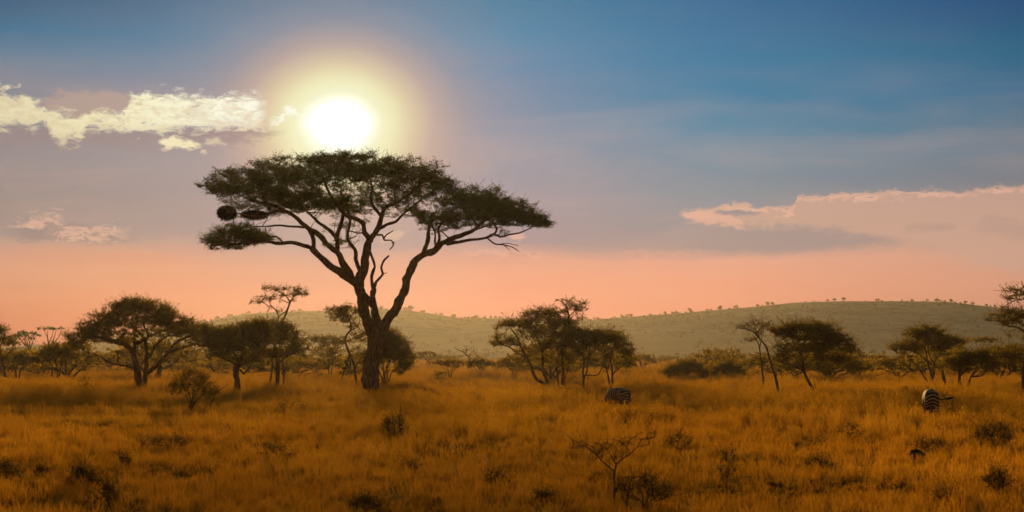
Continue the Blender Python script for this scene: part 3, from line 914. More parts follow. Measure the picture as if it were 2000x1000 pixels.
# --- behind the big trunk
grow_tree("crooked_stem_acacia", "ragged acacia on crooked thin stems leaning out behind the huge trunk on its left", "tree", dist_of(758), 694, [
    ([(697, 770), (694, 740), (692, 715), (686, 698), (680, 685), (674, 668), (676, 655), (684, 645), (684, 630), (678, 615)], 2.9, 1.6, 10),
    ([(681, 686), (680, 705), (672, 725), (668, 745)], 1.5, 1.5, -10), ([(684, 645), (695, 640), (702, 625)], 1.4, 0.8, 20), ([(692, 716), (704, 700), (712, 680)], 1.4, 0.8, 30),
], [(655, 608, 22, 9, 0.9), (680, 605, 24, 9, 0.9), (668, 622, 26, 8, 0.7), (690, 630, 20, 10, 0.6), (700, 655, 18, 14, 0.5), (690, 672, 20, 10, 0.35), (700, 690, 18, 10, 0.35)],
    25, dens=0.75, kz=0.8, leaf=M_LEAF2)
acacia("bushy_acacia", "bushy multi-stemmed acacia half hidden behind the right side of the huge trunk", 752, dist_of(757), (706, 812, 634, 750), 6, 5, 2.0, 26, 1.1, extra=())
acacia("umbrella_acacia", "pale hazy wide acacia seen far off between the twin-stem and crooked acacias", 640, 300, (588, 690, 653, 700), 6, 3, 2.4, 27, 0.8, 0.75, M_LEAF2, "hazy acacias in the middle distance")
acacia("thin_acacia", "thin young acacia with an open forked top left of the crooked acacia", 646, 200, (622, 668, 672, 712), 4, 2, 1.5, 28, 0.35, 0.5, M_LEAF2)
acacia("low_acacia", "low spreading acacia bush under the pale wide acacia", 583, 205, (550, 640, 700, 735), 5, 3, 1.6, 29, 0.5, 0.6, M_LEAF2)

# --- cluster right of centre
grow_tree("leaning_acacia", "leaning acacia with layered flat pads, leftmost of the centre-right clump", "tree", dist_of(763), 1068, [
    ([(1072, 775), (1066, 752), (1052, 743), (1042, 730), (1037, 712), (1030, 700), (1018, 680), (1012, 662), (1000, 645)], 3.2, 1.4, 0),
    ([(1073, 770), (1068, 745), (1060, 725), (1060, 700), (1056, 675), (1045, 650), (1048, 640)], 3.4, 1.5, 20),
    ([(1046, 650), (1058, 637), (1070, 628), (1080, 615)], 1.9, 1.0, 40), ([(1030, 700), (1012, 690), (995, 678), (975, 672)], 1.7, 0.8, -30), ([(1016, 676), (1000, 668), (985, 660)], 1.2, 0.7, 20),
    ([(1046, 650), (1035, 640), (1020, 632)], 1.5, 0.8, -30),
], [(985, 635, 20, 6, 1.0), (1010, 633, 28, 9, 1.15), (1040, 640, 24, 8, 0.8), (985, 660, 22, 7, 0.8), (970, 672, 17, 5, 0.9), (1000, 672, 26, 7, 0.8), (1045, 618, 26, 10, 0.95), (1065, 608, 24, 7, 0.9), (1060, 625, 24, 9, 0.6), (1025, 655, 24, 10, 0.5), (1060, 660, 26, 12, 0.55), (1050, 685, 24, 12, 0.3)],
    31, dens=0.75, kz=0.8)
grow_tree("tall_acacia", "tallest acacia of the centre-right clump, its thin open top above the hill line", "tree", dist_of(762), 1096, [
    ([(1098, 775), (1098, 745), (1100, 720), (1096, 695), (1100, 670), (1108, 650), (1112, 630), (1110, 610), (1106, 596)], 3.6, 1.3, 0),
    ([(1090, 775), (1090, 745), (1088, 720), (1092, 695), (1085, 670), (1078, 650)], 2.6, 1.2, 30), ([(1100, 670), (1115, 655), (1130, 640)], 1.8, 0.9, -30), ([(1111, 618), (1122, 608), (1132, 600)], 1.0, 0.5, 10), ([(1108, 600), (1098, 590), (1085, 585)], 0.9, 0.5, -10), ([(1104, 770), (1103, 745), (1112, 715), (1120, 690)], 1.9, 1.0, 40),
], [(1095, 586, 20, 4, 0.5), (1125, 592, 20, 6, 0.6), (1135, 605, 16, 6, 0.5), (1110, 605, 22, 8, 0.3), (1130, 622, 18, 6, 0.4), (1085, 615, 26, 9, 0.85), (1098, 632, 26, 12, 1.2), (1080, 645, 30, 12, 0.9), (1110, 655, 30, 14, 1.2), (1085, 670, 34, 13, 0.9), (1110, 685, 30, 13, 0.7), (1090, 705, 34, 13, 0.6)],
    32, dens=0.8, kz=0.8)
grow_tree("broad_acacia", "dark dense acacia on one slim forked stem in the middle of the centre-right clump", "tree", dist_of(764), 1139, [
    ([(1139, 778), (1139, 745), (1138, 725), (1140, 705), (1136, 690), (1125, 675)], 2.7, 1.4, 0), ([(1139, 742), (1146, 725), (1148, 705), (1158, 685), (1165, 665)], 1.9, 1.0, 20), ([(1140, 704), (1150, 690), (1150, 670)], 1.5, 0.8, -30),
    ([(1144, 732), (1165, 733), (1175, 722), (1182, 700)], 1.3, 0.8, 30),
], [(1130, 652, 26, 10, 1.2), (1160, 654, 30, 11, 1.3), (1185, 660, 24, 10, 1.1), (1135, 672, 28, 10, 1.1), (1165, 672, 28, 9, 0.8), (1150, 690, 28, 8, 0.5), (1180, 700, 20, 14, 0.35)],
    33, dens=0.85, kz=0.85)
grow_tree("round_acacia", "rounded acacia with twin slim stems at the right end of the centre-right clump", "tree", dist_of(762), 1196, [
    ([(1195, 775), (1196, 745), (1195, 720), (1192, 700), (1198, 680), (1204, 668)], 2.6, 1.2, 0), ([(1193, 765), (1188, 740), (1184, 718), (1178, 695), (1172, 675)], 1.9, 1.0, 30), ([(1197, 730), (1210, 718), (1222, 708)], 1.4, 0.7, -30), ([(1185, 728), (1178, 722), (1172, 718)], 0.8, 0.4, 0),
], [(1190, 652, 22, 8, 1.1), (1208, 662, 22, 8, 0.9), (1220, 680, 20, 11, 1.1), (1195, 675, 24, 9, 0.6), (1232, 695, 11, 6, 0.8), (1222, 712, 18, 6, 0.9), (1205, 702, 24, 6, 0.4), (1178, 685, 18, 10, 0.5)],
    34, dens=0.85, kz=0.85)

# --- right of centre: the slanting pair and the dome
grow_tree("slanting_acacia", "nearly leafless acacia whose slim stem slants left in front of the right dome acacia", "tree", dist_of(788), 1523, [
    ([(1524, 800), (1521, 775), (1515, 745), (1508, 720), (1502, 700), (1497, 680), (1493, 673), (1482, 660), (1470, 648), (1455, 642), (1443, 641)], 3.3, 0.9, -10),
    ([(1482, 660), (1476, 645), (1474, 630), (1472, 624)], 1.3, 0.6, 20), ([(1476, 652), (1486, 640), (1494, 634), (1506, 626)], 1.3, 0.6, -20), ([(1512, 732), (1520, 720)], 1.0, 0.6, 10), ([(1462, 645), (1450, 636), (1440, 638)], 0.9, 0.5, 10),
], [(1452, 640, 20, 6, 0.45), (1475, 632, 14, 9, 0.4), (1494, 640, 16, 9, 0.45), (1480, 648, 20, 6, 0.3)],
    41, dens=0.6, kz=0.9, nleaf=3, leaf=M_LEAF2)
grow_tree("slim_acacia", "slim upright acacia with a fork halfway up, left of the slanting leafless acacia", "tree", dist_of(778), 1489, [
    ([(1488, 790), (1490, 760), (1490, 740), (1487, 715), (1484, 690), (1482, 675), (1476, 662), (1470, 655)], 2.6, 1.0, 0), ([(1482, 680), (1487, 668), (1490, 655)], 1.4, 0.6, 10), ([(1490, 742), (1496, 730), (1498, 728)], 0.9, 0.5, 0), ([(1482, 690), (1472, 688)], 0.6, 0.4, 0),
], [(1462, 664, 12, 3, 0.6), (1478, 660, 12, 6, 0.4), (1480, 708, 20, 8, 0.5), (1490, 700, 16, 8, 0.3)],
    42, dens=0.8, kz=0.9, nleaf=4)
grow_tree("dome_acacia", "green dome acacia on a curved leaning stem right of the slanting pair", "tree", dist_of(783), 1592, [
    ([(1596, 800), (1590, 770), (1581, 750), (1573, 735), (1569, 715), (1568, 700), (1560, 685)], 3.6, 2.0, 0),
    ([(1570, 725), (1555, 718), (1540, 712), (1530, 700), (1520, 690)], 1.9, 0.9, -20), ([(1568, 705), (1580, 690), (1595, 680), (1615, 672)], 2.0, 0.9, 30), ([(1570, 712), (1590, 702), (1612, 698)], 1.6, 0.8, -30), ([(1561, 688), (1545, 672), (1530, 662)], 1.6, 0.8, 30), ([(1562, 688), (1570, 665), (1580, 650)], 1.7, 0.8, -30),
    ([(1592, 760), (1588, 735), (1584, 728)], 0.7, 0.4, 10),
], [(1530, 645, 26, 9, 1.05), (1560, 638, 28, 8, 1.15), (1592, 637, 28, 7, 1.15), (1618, 648, 24, 9, 1.15), (1640, 662, 20, 9, 1.1), (1658, 682, 16, 9, 1.0), (1545, 658, 30, 9, 0.9), (1585, 655, 34, 10, 1.1), (1620, 672, 30, 12, 1.15), (1545, 680, 30, 9, 0.9), (1585, 682, 34, 9, 1.1), (1530, 698, 26, 8, 0.8), (1570, 702, 32, 6, 0.7), (1620, 698, 30, 8, 1.0), (1645, 705, 24, 8, 0.8)],
    43, dens=0.85, kz=0.75)
acacia("broad_acacia", "broad acacia on a thick splayed base behind the right dome acacia", 1621, dist_of(752), (1580, 1690, 688, 738), 6, 5, 2.8, 44, 1.0, 0.3)
acacia("low_acacia", "low double-stemmed acacia showing under the left side of the right dome acacia", 1555, 190, (1520, 1590, 700, 735), 4, 3, 2.2, 45, 0.7, 0.4)
acacia("low_bush", "low broad dark bush in the gap right of the centre, nearer the centre clump", 1346, 205, (1285, 1392, 698, 752), 6, 4, 1.3, 46, 1.0, 0.1, M_LEAF2, cat="bush", tilt=0.3)
acacia("low_bush", "low broad dark bush just left of the slim upright acacia", 1420, 210, (1383, 1462, 700, 752), 5, 4, 1.3, 47, 1.0, 0.2, M_LEAF2, cat="bush", tilt=0.3)

# --- far right
grow_tree("spreading_acacia", "dark spreading acacia with splayed pale stems behind the right-hand zebra", "tree", dist_of(758), 1822, [
    ([(1824, 775), (1821, 745), (1816, 725), (1811, 705), (1808, 690), (1805, 675)], 2.7, 1.4, 0), ([(1822, 755), (1808, 740), (1796, 722), (1786, 708), (1776, 692)], 1.9, 0.9, 20), ([(1821, 748), (1821, 725), (1823, 705), (1832, 690), (1845, 680)], 1.9, 0.9, -20),
    ([(1812, 708), (1798, 696), (1782, 688), (1765, 680)], 1.4, 0.7, -30), ([(1822, 710), (1815, 690), (1818, 670)], 1.3, 0.7, 30), ([(1818, 752), (1808, 750), (1798, 748)], 0.9, 0.4, -10),
], [(1812, 638, 16, 6, 0.6), (1795, 648, 24, 9, 1.0), (1822, 648, 24, 9, 1.05), (1775, 650, 16, 5, 0.7), (1845, 660, 22, 9, 1.0), (1800, 665, 34, 10, 1.2), (1835, 672, 28, 9, 1.1), (1755, 678, 20, 7, 0.95), (1775, 680, 24, 9, 0.9), (1870, 666, 18, 5, 0.95), (1858, 676, 22, 7, 0.95), (1815, 685, 34, 7, 0.6), (1770, 690, 20, 5, 0.4)],
    51, dens=0.9, kz=0.8, tilt=0.35)
grow_tree("snapped_stump", "thick dark snapped stump standing in the grass right of the spreading acacia", "dead tree", dist_of(772), 1846, [
    ([(1848, 785), (1846, 760), (1842, 740), (1839, 726)], 3.4, 2.8, 0)], [], 52, sides=9)
acacia("wide_acacia", "hazy wide green acacia on a straight dark stem right of the snapped stump", 1873, dist_of(775), (1848, 1955, 680, 738), 6, 2, 2.6, 53, 0.9, 0.5, extra=[([(1872, 790), (1873, 740), (1874, 705), (1874, 690)], 3.2, 1.8, 0)])
acacia("umbrella_acacia", "hazy flat-topped acacia on the skyline left of the tree at the right edge", 1916, 330, (1888, 1960, 658, 684), 5, 3, 1.2, 54, 0.7, 0.85, M_LEAF2, "hazy acacias in the middle distance", inner=False)
grow_tree("edge_acacia", "tall layered acacia cut off by the right edge of the view", "tree", dist_of(778), 2001, [
    ([(1999, 795), (1998, 765), (1999, 730), (2002, 700), (2006, 670), (2012, 645), (2020, 620), (2030, 590)], 4.0, 2.0, 0),
    ([(2006, 655), (1998, 645), (1988, 640), (1968, 638)], 2.3, 1.0, 0), ([(2000, 715), (1988, 700), (1970, 692), (1955, 690)], 1.8, 0.9, -20), ([(2028, 596), (2012, 585), (1990, 585)], 1.6, 0.8, 10), ([(2006, 670), (2025, 655), (2045, 645)], 2.4, 1.0, 10), ([(2000, 730), (1992, 722), (1980, 722)], 1.2, 0.6, 0),
], [(1985, 562, 22, 5, 0.7), (1982, 580, 24, 5, 0.9), (2020, 570, 34, 9, 0.9), (1965, 612, 30, 7, 0.8), (1985, 618, 30, 8, 0.9), (1945, 624, 18, 4, 0.8), (1970, 632, 26, 5, 0.8), (2030, 615, 34, 9, 0.9), (1990, 655, 24, 8, 0.3), (1985, 675, 30, 8, 0.45), (1965, 690, 28, 8, 0.5), (2040, 660, 30, 12, 0.7), (1975, 718, 26, 8, 0.4), (2030, 700, 34, 12, 0.7)],
    55, dens=0.7, kz=0.8)
acacia("wide_acacia", "dark olive acacia low behind the spreading acacia on its left side", 1778, 290, (1725, 1800, 690, 728), 5, 4, 1.5, 56, 1.0, 0.3)
acacia("umbrella_acacia", "hazy flat-topped acacia in the gap between the right dome and spreading acacias", 1698, 380, (1668, 1745, 692, 716), 5, 4, 1.2, 57, 0.8, 0.6, M_LEAF2, "hazy acacias in the middle distance")
acacia("wide_acacia", "broad olive acacia half hidden behind the tree at the right edge", 1950, 200, (1905, 2035, 668, 735), 6, 4, 2.0, 58, 0.8, 0.4)

# --- far left
grow_tree("edge_acacia", "ragged acacia cut off by the left edge of the view", "tree", dist_of(750), 12, [
    ([(12, 770), (12, 740), (8, 715), (2, 690), (-4, 668)], 3.4, 1.8, 0), ([(5, 700), (15, 690), (24, 682), (34, 680)], 1.5, 0.7, 20), ([(0, 680), (8, 665), (14, 655)], 1.6, 0.8, -20), ([(2, 690), (-20, 672), (-40, 665)], 1.8, 0.8, 10),
], [(-10, 644, 26, 9, 1.0), (4, 650, 14, 8, 0.9), (8, 662, 22, 6, 1.0), (14, 670, 24, 5, 1.1), (-25, 665, 30, 9, 1.0), (5, 685, 22, 8, 0.5), (20, 698, 22, 6, 0.4), (-10, 700, 30, 10, 0.6)],
    61, dens=0.85, kz=0.8)
for i, (bx, d, box, nm, lab, fl) in enumerate([
    (62, 560, (24, 78, 644, 672), "umbrella_acacia", "distant flat-topped acacia with forked bare limbs on the left skyline", 0.5),
    (97, 600, (72, 128, 640, 654), "umbrella_acacia", "distant perfectly flat table-topped acacia on the left skyline", 1.0)]):
    acacia(nm, lab, bx, d, box, 5, 2, 2.6, 62 + i, 1.1, fl, M_LEAF, "distant acacias on the left skyline", inner=(i == 0))
acacia("small_acacia", "small green acacia with fanned stems tucked under the left end of the dome acacia", 111, dist_of(748), (72, 158, 664, 720), 6, 4, 1.8, 64, 0.75, 0.2)
acacia("wide_acacia", "low dark acacia with arched stems beside the left edge of the view", 34, dist_of(748), (-20, 80, 685, 725), 6, 3, 1.9, 65, 0.85, 0.3)
acacia("thin_acacia", "thin pale acacia with Y-shaped limbs seen through the dome acacia's stems", 313, 270, (285, 345, 640, 668), 4, 2, 2.2, 66, 0.5, 0.8, M_LEAF2, inner=False)
acacia("low_bush", "hazy orange bush behind the dome acacia's dead branch", 200, 330, (150, 260, 688, 722), 6, 4, 1.2, 67, 0.9, 0.3, M_LEAF2, cat="bush")
acacia("low_bush", "hazy orange bush right behind the forked trunks of the dome acacia", 345, 330, (290, 410, 690, 722), 6, 4, 1.2, 68, 0.9, 0.3, M_LEAF2, cat="bush")

# --- middle distance, centre
grow_tree("dead_tree", "bare dead tree with antler-like limbs against the pale plain right of the huge trunk", "dead tree", 330, 914, [
    ([(914, 732), (914, 715), (916, 700), (910, 692), (905, 687), (895, 684), (888, 678)], 1.9, 0.7, 0), ([(909, 691), (912, 684), (910, 678), (905, 675)], 1.0, 0.5, 10), ([(912, 684), (920, 679), (928, 677)], 0.9, 0.4, -10), ([(916, 700), (920, 690), (926, 687), (931, 688)], 1.0, 0.4, 10), ([(918, 712), (928, 700), (938, 698), (942, 701)], 1.3, 0.6, -10), ([(910, 679), (913, 675)], 0.5, 0.3, 10)], [], 71, sides=6)
acacia("small_acacia", "small hazy umbrella acacia left of the dead tree, furthest of the centre gap", 836, 420, (810, 856, 686, 704), 5, 3, 1.5, 72, 1.0, 0.8, M_LEAF2, "hazy acacias in the middle distance")
for i, (bx, d, box, st, de, lab) in enumerate([
    (879, 225, (848, 908, 700, 728), 5, 0.9, "small vase-shaped acacia with fanned stems just left of the dead tree"),
    (935, 240, (908, 968, 700, 728), 3, 1.0, "small flat acacia below the dead tree with a kinked stem"),
    (972, 255, (950, 1000, 702, 726), 3, 0.8, "small pale acacia in the gap left of the centre-right clump"),
    (1004, 215, (975, 1040, 694, 728), 3, 0.8, "small open acacia against the left stems of the centre-right clump"),
    (1090, 230, (1045, 1130, 705, 742), 5, 0.6, "small bushy acacia showing between the stems of the centre-right clump")]):
    acacia("small_acacia", lab, bx, d, box, 4, st, 1.2, 73 + i, de, 0.5, M_LEAF2, "small acacias in the centre of the savanna")
acacia("thorn_sapling", "spindly sapling in the grass left of the dead tree's base", 862, 190, (846, 872, 722, 746), 3, 3, 0.9, 79, 0.3, 0.2, M_LEAF2)

# --- belt of scrub below the hills: a few bushes copied
def belt():
    rng = np.random.default_rng(90)
    protos = []
    for k in range(5):
        w = rng.uniform(50, 74); h = rng.uniform(20, 32)
        d = 400; by = base_py(d)
        cx = 1000
        r = acacia("scrub_bush", "hazy rounded scrub bush in the far belt below the hills", cx, d, (cx - w / 2, cx + w / 2, by - h, by - h * 0.15), 5, 4, 1.2, 91 + k, 1.0, 0.3, M_LEAF2, "scrub bushes in the belt below the hills", "bush", nspray=3, nleaf=5)
        protos.append(r)
    used = set()
    n = 0
    spots = []
    while len(spots) < 260:
        d = rng.uniform(200, 430) if len(spots) < 130 else rng.uniform(420, 950)
        px = rng.uniform(-120, 2120)
        if 780 < px < 1010 and d < 600: continue
        if 1200 < px < 1290 and d < 330: continue
        spots.append((px, d))
    for px, d in spots:
        k = int(rng.integers(0, 5))
        p = protos[k]
        if k not in used:
            r = p; used.add(k)
        else:
            r = p.copy(); COL.objects.link(r)
            for ch in p.children:
                c = ch.copy(); COL.objects.link(c); c.parent = r
        r.location = ground_pt(px, d)
        sc = rng.uniform(0.55, 1.15) * (1.35 if d < 430 else 1.25)
        r.scale = (sc * rng.uniform(0.9, 1.2), sc, sc * rng.uniform(0.75, 1.1))
        r.rotation_euler = (0, 0, rng.uniform(0, 6.28))
belt()

def ridge_trees():
    rng = np.random.default_rng(95)
    protos = []
    for k in range(4):
        d = 1990
        w = rng.uniform(8, 14); h = rng.uniform(6, 10); by = base_py(d)
        r = acacia("ridge_tree", "tiny tree on the skyline of the far hills", 1000, d, (1000 - w / 2, 1000 + w / 2, by - h, by - h * 0.02), 4, 3, 0.4, 96 + k, 1.3, 0.4, M_SCRUB, "tiny trees along the hill skyline", nspray=4, nleaf=6, leaf_size=1.0, spray=(0.6, 1.6), twig_r=0.08)
        protos.append(r)
    named = [(803, 1.2, "tiny round tree on the crest of the left hill, right of the huge trunk"), (427, 0.8, "tiny flat tree at the left foot of the left hill's skyline"), (1347, 1.0, "tiny round tree on the right hill's skyline above the low bushes"), (1497, 0.9, "tiny forked tree on the right hill's skyline above the slanting acacia"), (1645, 0.9, "tiny tree on the top of the right hill"), (1826, 0.9, "tiny lone tree on the right hill above the spreading acacia"), (1404, 1.0, "tiny wide bush on the right hill's skyline left of the slanting acacia")]
    spots = [(px, s, l) for px, s, l in named]
    for a, b, n in [(380, 640, 16), (650, 900, 16), (900, 1180, 34), (1180, 1480, 26), (1480, 1960, 20), (60, 380, 8), (1960, 2200, 6)]:
        for px in rng.uniform(a, b, n): spots.append((px, rng.uniform(0.45, 1.0) ** 2 * 0.85, None))
    for i, (px, sc, lab) in enumerate(spots):
        p = protos[i % 4]
        if i < 4: r = p
        else:
            r = p.copy(); COL.objects.link(r)
            for ch in p.children:
                c = ch.copy(); COL.objects.link(c); c.parent = r
        x = (px - 1000) / F * D_RIDGE
        y = D_RIDGE - 8
        r.location = (x, y, float(hill_z(np.array([x]), np.array([y]))[0]) - 0.2)
        r.scale = (sc, sc, sc)
        r.rotation_euler = (0, 0, rng.uniform(0, 6.28))
        r['label'] = lab or "tiny tree or bush along the far hill skyline"
ridge_trees()

# ---------------------------------------------------------------- shrubs in the grass
def shrub(name, label, px, py, w, h, seed, de=1.0, leaf=M_SHRUB, r0=1.0, stems=5, cat="shrub", extra=(), **kw):
    d = dist_of(py)
    pads = dome_pads(px - w / 2, px + w / 2, py - h * 1.1, py - h * 0.05, 4, de * 0.34, 0.0, True, seed)
    rng = np.random.default_rng(seed)
    limbs = auto_limbs(px, py, pads, rng, r0, stems, 0.4, 0.4) + list(extra)
    kw.setdefault('spray', (0.12, 0.40)); kw.setdefault('nspray', 3); kw.setdefault('nleaf', 5)
    kw.setdefault('leaf_size', max(0.05, 0.075 * d / 80)); kw.setdefault('twig_r', 0.006); kw.setdefault('tilt', 0.7); kw.setdefault('flatten', 1.0); kw.setdefault('flat_spray', 0.8)
    return grow_tree(name, label, cat, d, px, limbs, pads, seed, "shrubs in the savanna grass", leaf, bark=M_TWIG, gnarl=0.5, sink=0.1, crown_name="foliage", **kw)

shrub("thorn_bush", "tangled half-bare thorn bush in front of the broad acacia at left", 375, 805, 104, 84, 101, 1.7, r0=1.3, extra=[([(375, 806), (372, 775), (362, 755), (352, 735), (350, 722)], 1.5, 0.6, 0), ([(374, 790), (384, 765), (398, 750), (400, 735)], 1.3, 0.6, 10), ([(412, 808), (412, 790), (420, 770), (436, 758), (448, 750)], 1.4, 0.5, -8), ([(414, 785), (405, 768), (400, 758)], 0.9, 0.4, 0)])
shrub("grey_green_shrub", "small grey-green shrub in the grass left of the dome acacia's trunk", 166, 775, 44, 40, 102, 0.5)
shrub("round_bush", "low rounded bush with arching twigs right of the huge trunk's foot", 845, 788, 64, 30, 103, 1.0, extra=[([(818, 788), (822, 768), (836, 756), (850, 760)], 0.9, 0.5, -6)])
shrub("dark_bush", "dark bush with one tall bare stick in the mid grass below the big tree", 770, 856, 62, 42, 104, 1.3, extra=[([(782, 856), (781, 835), (781, 812), (783, 788)], 1.3, 0.5, 0), ([(781, 812), (795, 806), (808, 808)], 0.7, 0.4, 0), ([(781, 820), (770, 798), (764, 795)], 0.6, 0.3, 0)])
shrub("dark_bush", "large dark bush with curved bare twigs near the right edge", 1940, 880, 86, 56, 105, 1.3, extra=[([(1915, 870), (1905, 832), (1896, 820), (1885, 816)], 1.1, 0.5, 0), ([(1956, 870), (1960, 838), (1970, 828), (1982, 822)], 1.2, 0.5, 5)])
shrub("dark_bush", "biggest dark bush at the bottom right of the bare sapling", 1258, 1000, 124, 74, 106, 0.6, r0=2.0, extra=[([(1222, 1004), (1224, 965), (1232, 935), (1250, 930)], 2.0, 0.9, 0)])
grow_tree("bare_sapling", "bare forked thorn sapling in the foreground grass at centre right", "shrub", dist_of(990), 1198, [
    ([(1197, 1004), (1198, 975), (1200, 950), (1199, 925), (1203, 905)], 2.6, 1.9, 0),
    ([(1200, 920), (1190, 912), (1176, 900), (1165, 888), (1150, 875), (1132, 866), (1118, 858), (1105, 848)], 1.6, 0.5, -8), ([(1166, 889), (1158, 872), (1145, 868), (1125, 876), (1112, 875)], 1.1, 0.4, 6), ([(1202, 906), (1192, 890), (1185, 876), (1172, 868), (1160, 866)], 1.2, 0.4, 10),
    ([(1203, 905), (1218, 893), (1230, 886), (1245, 872), (1252, 858), (1265, 855)], 1.7, 0.6, 5), ([(1252, 858), (1266, 856), (1278, 850), (1284, 830)], 0.9, 0.4, 0), ([(1264, 856), (1266, 842), (1264, 830)], 0.8, 0.4, 3), ([(1222, 890), (1222, 875), (1228, 860)], 0.8, 0.4, -6), ([(1200, 905), (1200, 885), (1208, 860)], 0.7, 0.3, -10),
    ([(1200, 962), (1208, 943), (1222, 930), (1240, 931), (1256, 930)], 1.5, 0.6, 10), ([(1226, 930), (1226, 950)], 0.9, 0.5, 8), ([(1240, 931), (1262, 925), (1290, 934)], 0.7, 0.3, 10),
], [(1150, 868, 34, 8, 0.10), (1200, 866, 34, 12, 0.12), (1260, 850, 30, 14, 0.12), (1130, 870, 22, 8, 0.08)], 107, group="shrubs in the savanna grass", leaf=M_SHRUB, bark=M_TWIG, dens=0.7, leaf_size=0.04, spray=(0.1, 0.3), twig_r=0.006, nspray=3, nleaf=2, gnarl=0.5, sink=0.1, crown_name="foliage")
shrub("dark_tussock", "dark wide low tussock in the left foreground, level with the dark stick bush", 335, 880, 110, 28, 108, 1.2)
shrub("dark_tussock", "dark round tussock alone left of centre in the left foreground", 245, 912, 32, 26, 109, 1.5)
shrub("dark_tussock", "dark tussock cluster at the left edge of the foreground", 15, 935, 52, 32, 110, 1.5)
shrub("dark_tussock", "small dark tussock just right of the left-edge cluster", 82, 930, 34, 22, 111, 1.4)
shrub("dark_tussock", "dark ragged shrub in the lower left foreground", 165, 958, 74, 44, 112, 1.3)
shrub("dark_tussock", "dark brown shrub at the bottom of the left foreground", 215, 990, 52, 44, 113, 1.4)
shrub("dark_tussock", "flat dark green shrub in the grass below the twin-stem acacia", 545, 905, 72, 34, 114, 0.9)
shrub("dark_tussock", "dark tuft shrub at the lower centre left of the bare sapling", 972, 955, 52, 36, 115, 1.2)
shrub("dark_tussock", "small dark tuft directly below the dark stick bush", 805, 925, 36, 22, 116, 1.2)
shrub("dark_tussock", "dark shrub at the bottom edge below the dark stick bush", 715, 1004, 64, 34, 117, 1.3)
shrub("low_shrub", "wide low olive shrub in the grass left of the left-hand zebra", 1075, 842, 96, 26, 118, 0.9)
shrub("low_shrub", "olive shrub to the right behind the bare sapling", 1325, 880, 60, 32, 119, 0.9)
shrub("low_shrub", "dark low shrub on the ground above the boulder at right", 1815, 884, 90, 26, 120, 1.2)
shrub("low_shrub", "dark low shrub left of the boulder at right", 1600, 920, 60, 30, 121, 1.2)
shrub("low_shrub", "pale olive shrub in the grass below the broad splayed acacia", 1660, 862, 62, 34, 122, 0.7)
shrub("dark_tussock", "dark upright shrub in the lower right corner", 1945, 965, 62, 46, 123, 1.2)
shrub("dark_tussock", "dark small shrub at the bottom right, left of the corner shrub", 1850, 985, 56, 30, 124, 1.2)
shrub("low_shrub", "small thorny shrub in the grass right of the right-hand zebra", 1908, 795, 40, 28, 125, 0.5)
shrub("low_shrub", "brown low shrub in the mid grass left of the round arching bush", 570, 812, 80, 34, 126, 0.6)
shrub("thin_shrub", "thin upright shrub on a single stem right of the bare sapling", 1421, 965, 44, 96, 127, 0.12, r0=1.0, stems=1)
shrub("dark_tussock", "dark tuft between the centre tuft and the bare sapling, lowest of the centre", 1060, 985, 40, 28, 128, 1.0)
shrub("low_shrub", "brown shrub in the grass in front of the right dome acacia's leaning stem", 1585, 800, 60, 30, 129, 0.6)

# ---------------------------------------------------------------- nests in the big tree
def nest(name, label, px, py, rx, ry, seed, hair=0.9):
    d = dist_of(772); s = d / F
    rng = np.random.default_rng(seed)
    G = Geo()
    n = 1600
    p = unit(rng.normal(size=(n, 3)))
    P = p * np.array([rx, rx * 0.9, ry]) * s * (rng.random((n, 1)) ** 0.25)
    t = unit(np.cross(p, rng.normal(size=(n, 3)))) + p * rng.uniform(0, hair, (n, 1)) + np.array([0, 0, -0.25])
    L = rng.uniform(0.15, 0.55, (n, 1))
    G.segs(P - unit(t) * L * 0.5, P + unit(t) * L * 0.5, 0.013, 0.005)
    # the packed core
    bm = bmesh.new()
    bmesh.ops.create_icosphere(bm, subdivisions=3, radius=1.0)
    V = np.array([v.co[:] for v in bm.verts]); T = np.array([[v.index for v in f.verts] for f in bm.faces]); bm.free()
    V = V * (1 + 0.16 * rng.normal(size=(len(V), 1)) * 0.6) * np.array([rx, rx * 0.9, ry]) * s * 0.70
    G.add(V, None, T)
    o = G.obj(name, M_NEST)
    o.location = ((px - 1000) * s, d - 1.2, EYE + (HOR - py) * s)
    tag(o, label, "nest", "straw nests in the huge acacia")
nest("bird_nest", "big round straw nest hanging at the left end of the huge acacia", 447, 418, 19, 14, 131)
nest("bird_nest", "flatter elongated straw nest right beside the round one in the acacia", 500, 422, 26, 8, 132)

# ---------------------------------------------------------------- boulder
def lump():  # solid dark shape for an unidentified lump on the ground
    rng = np.random.default_rng(140)
    d = dist_of(899)
    bm = bmesh.new(); bmesh.ops.create_icosphere(bm, subdivisions=4, radius=1.0)
    for v in bm.verts:
        c = v.co
        k = 1 + 0.16 * (float(fbm(np.array([c.x * 1.7 + 5]), np.array([c.y * 1.7 + c.z * 1.3 + 9]), 3)[0]) - 0.5) * 2
        c.x *= 0.27 * k * (1.0 if c.x > 0 else 1.15); c.y *= 0.2 * k; c.z = max(c.z, -0.3) * 0.17 * k
        if c.x < -0.12: c.z *= 1 - min(0.7, (-0.12 - c.x) * 4)
    m = barky("dark_lump", (0.018, 0.013, 0.010, 1), (0.045, 0.030, 0.018, 1), 14.0)
    me = bpy.data.meshes.new("lump"); bm.to_mesh(me); bm.free(); me.materials.append(m)
    for p in me.polygons: p.use_smooth = True
    o = link(bpy.data.objects.new("lump", me))
    o.location = ground_pt(1786, d) + Vector((0, 0, 0.10))
    tag(o, "dark rounded boulder lying in short grass below the right-hand zebra", "lump")
lump()

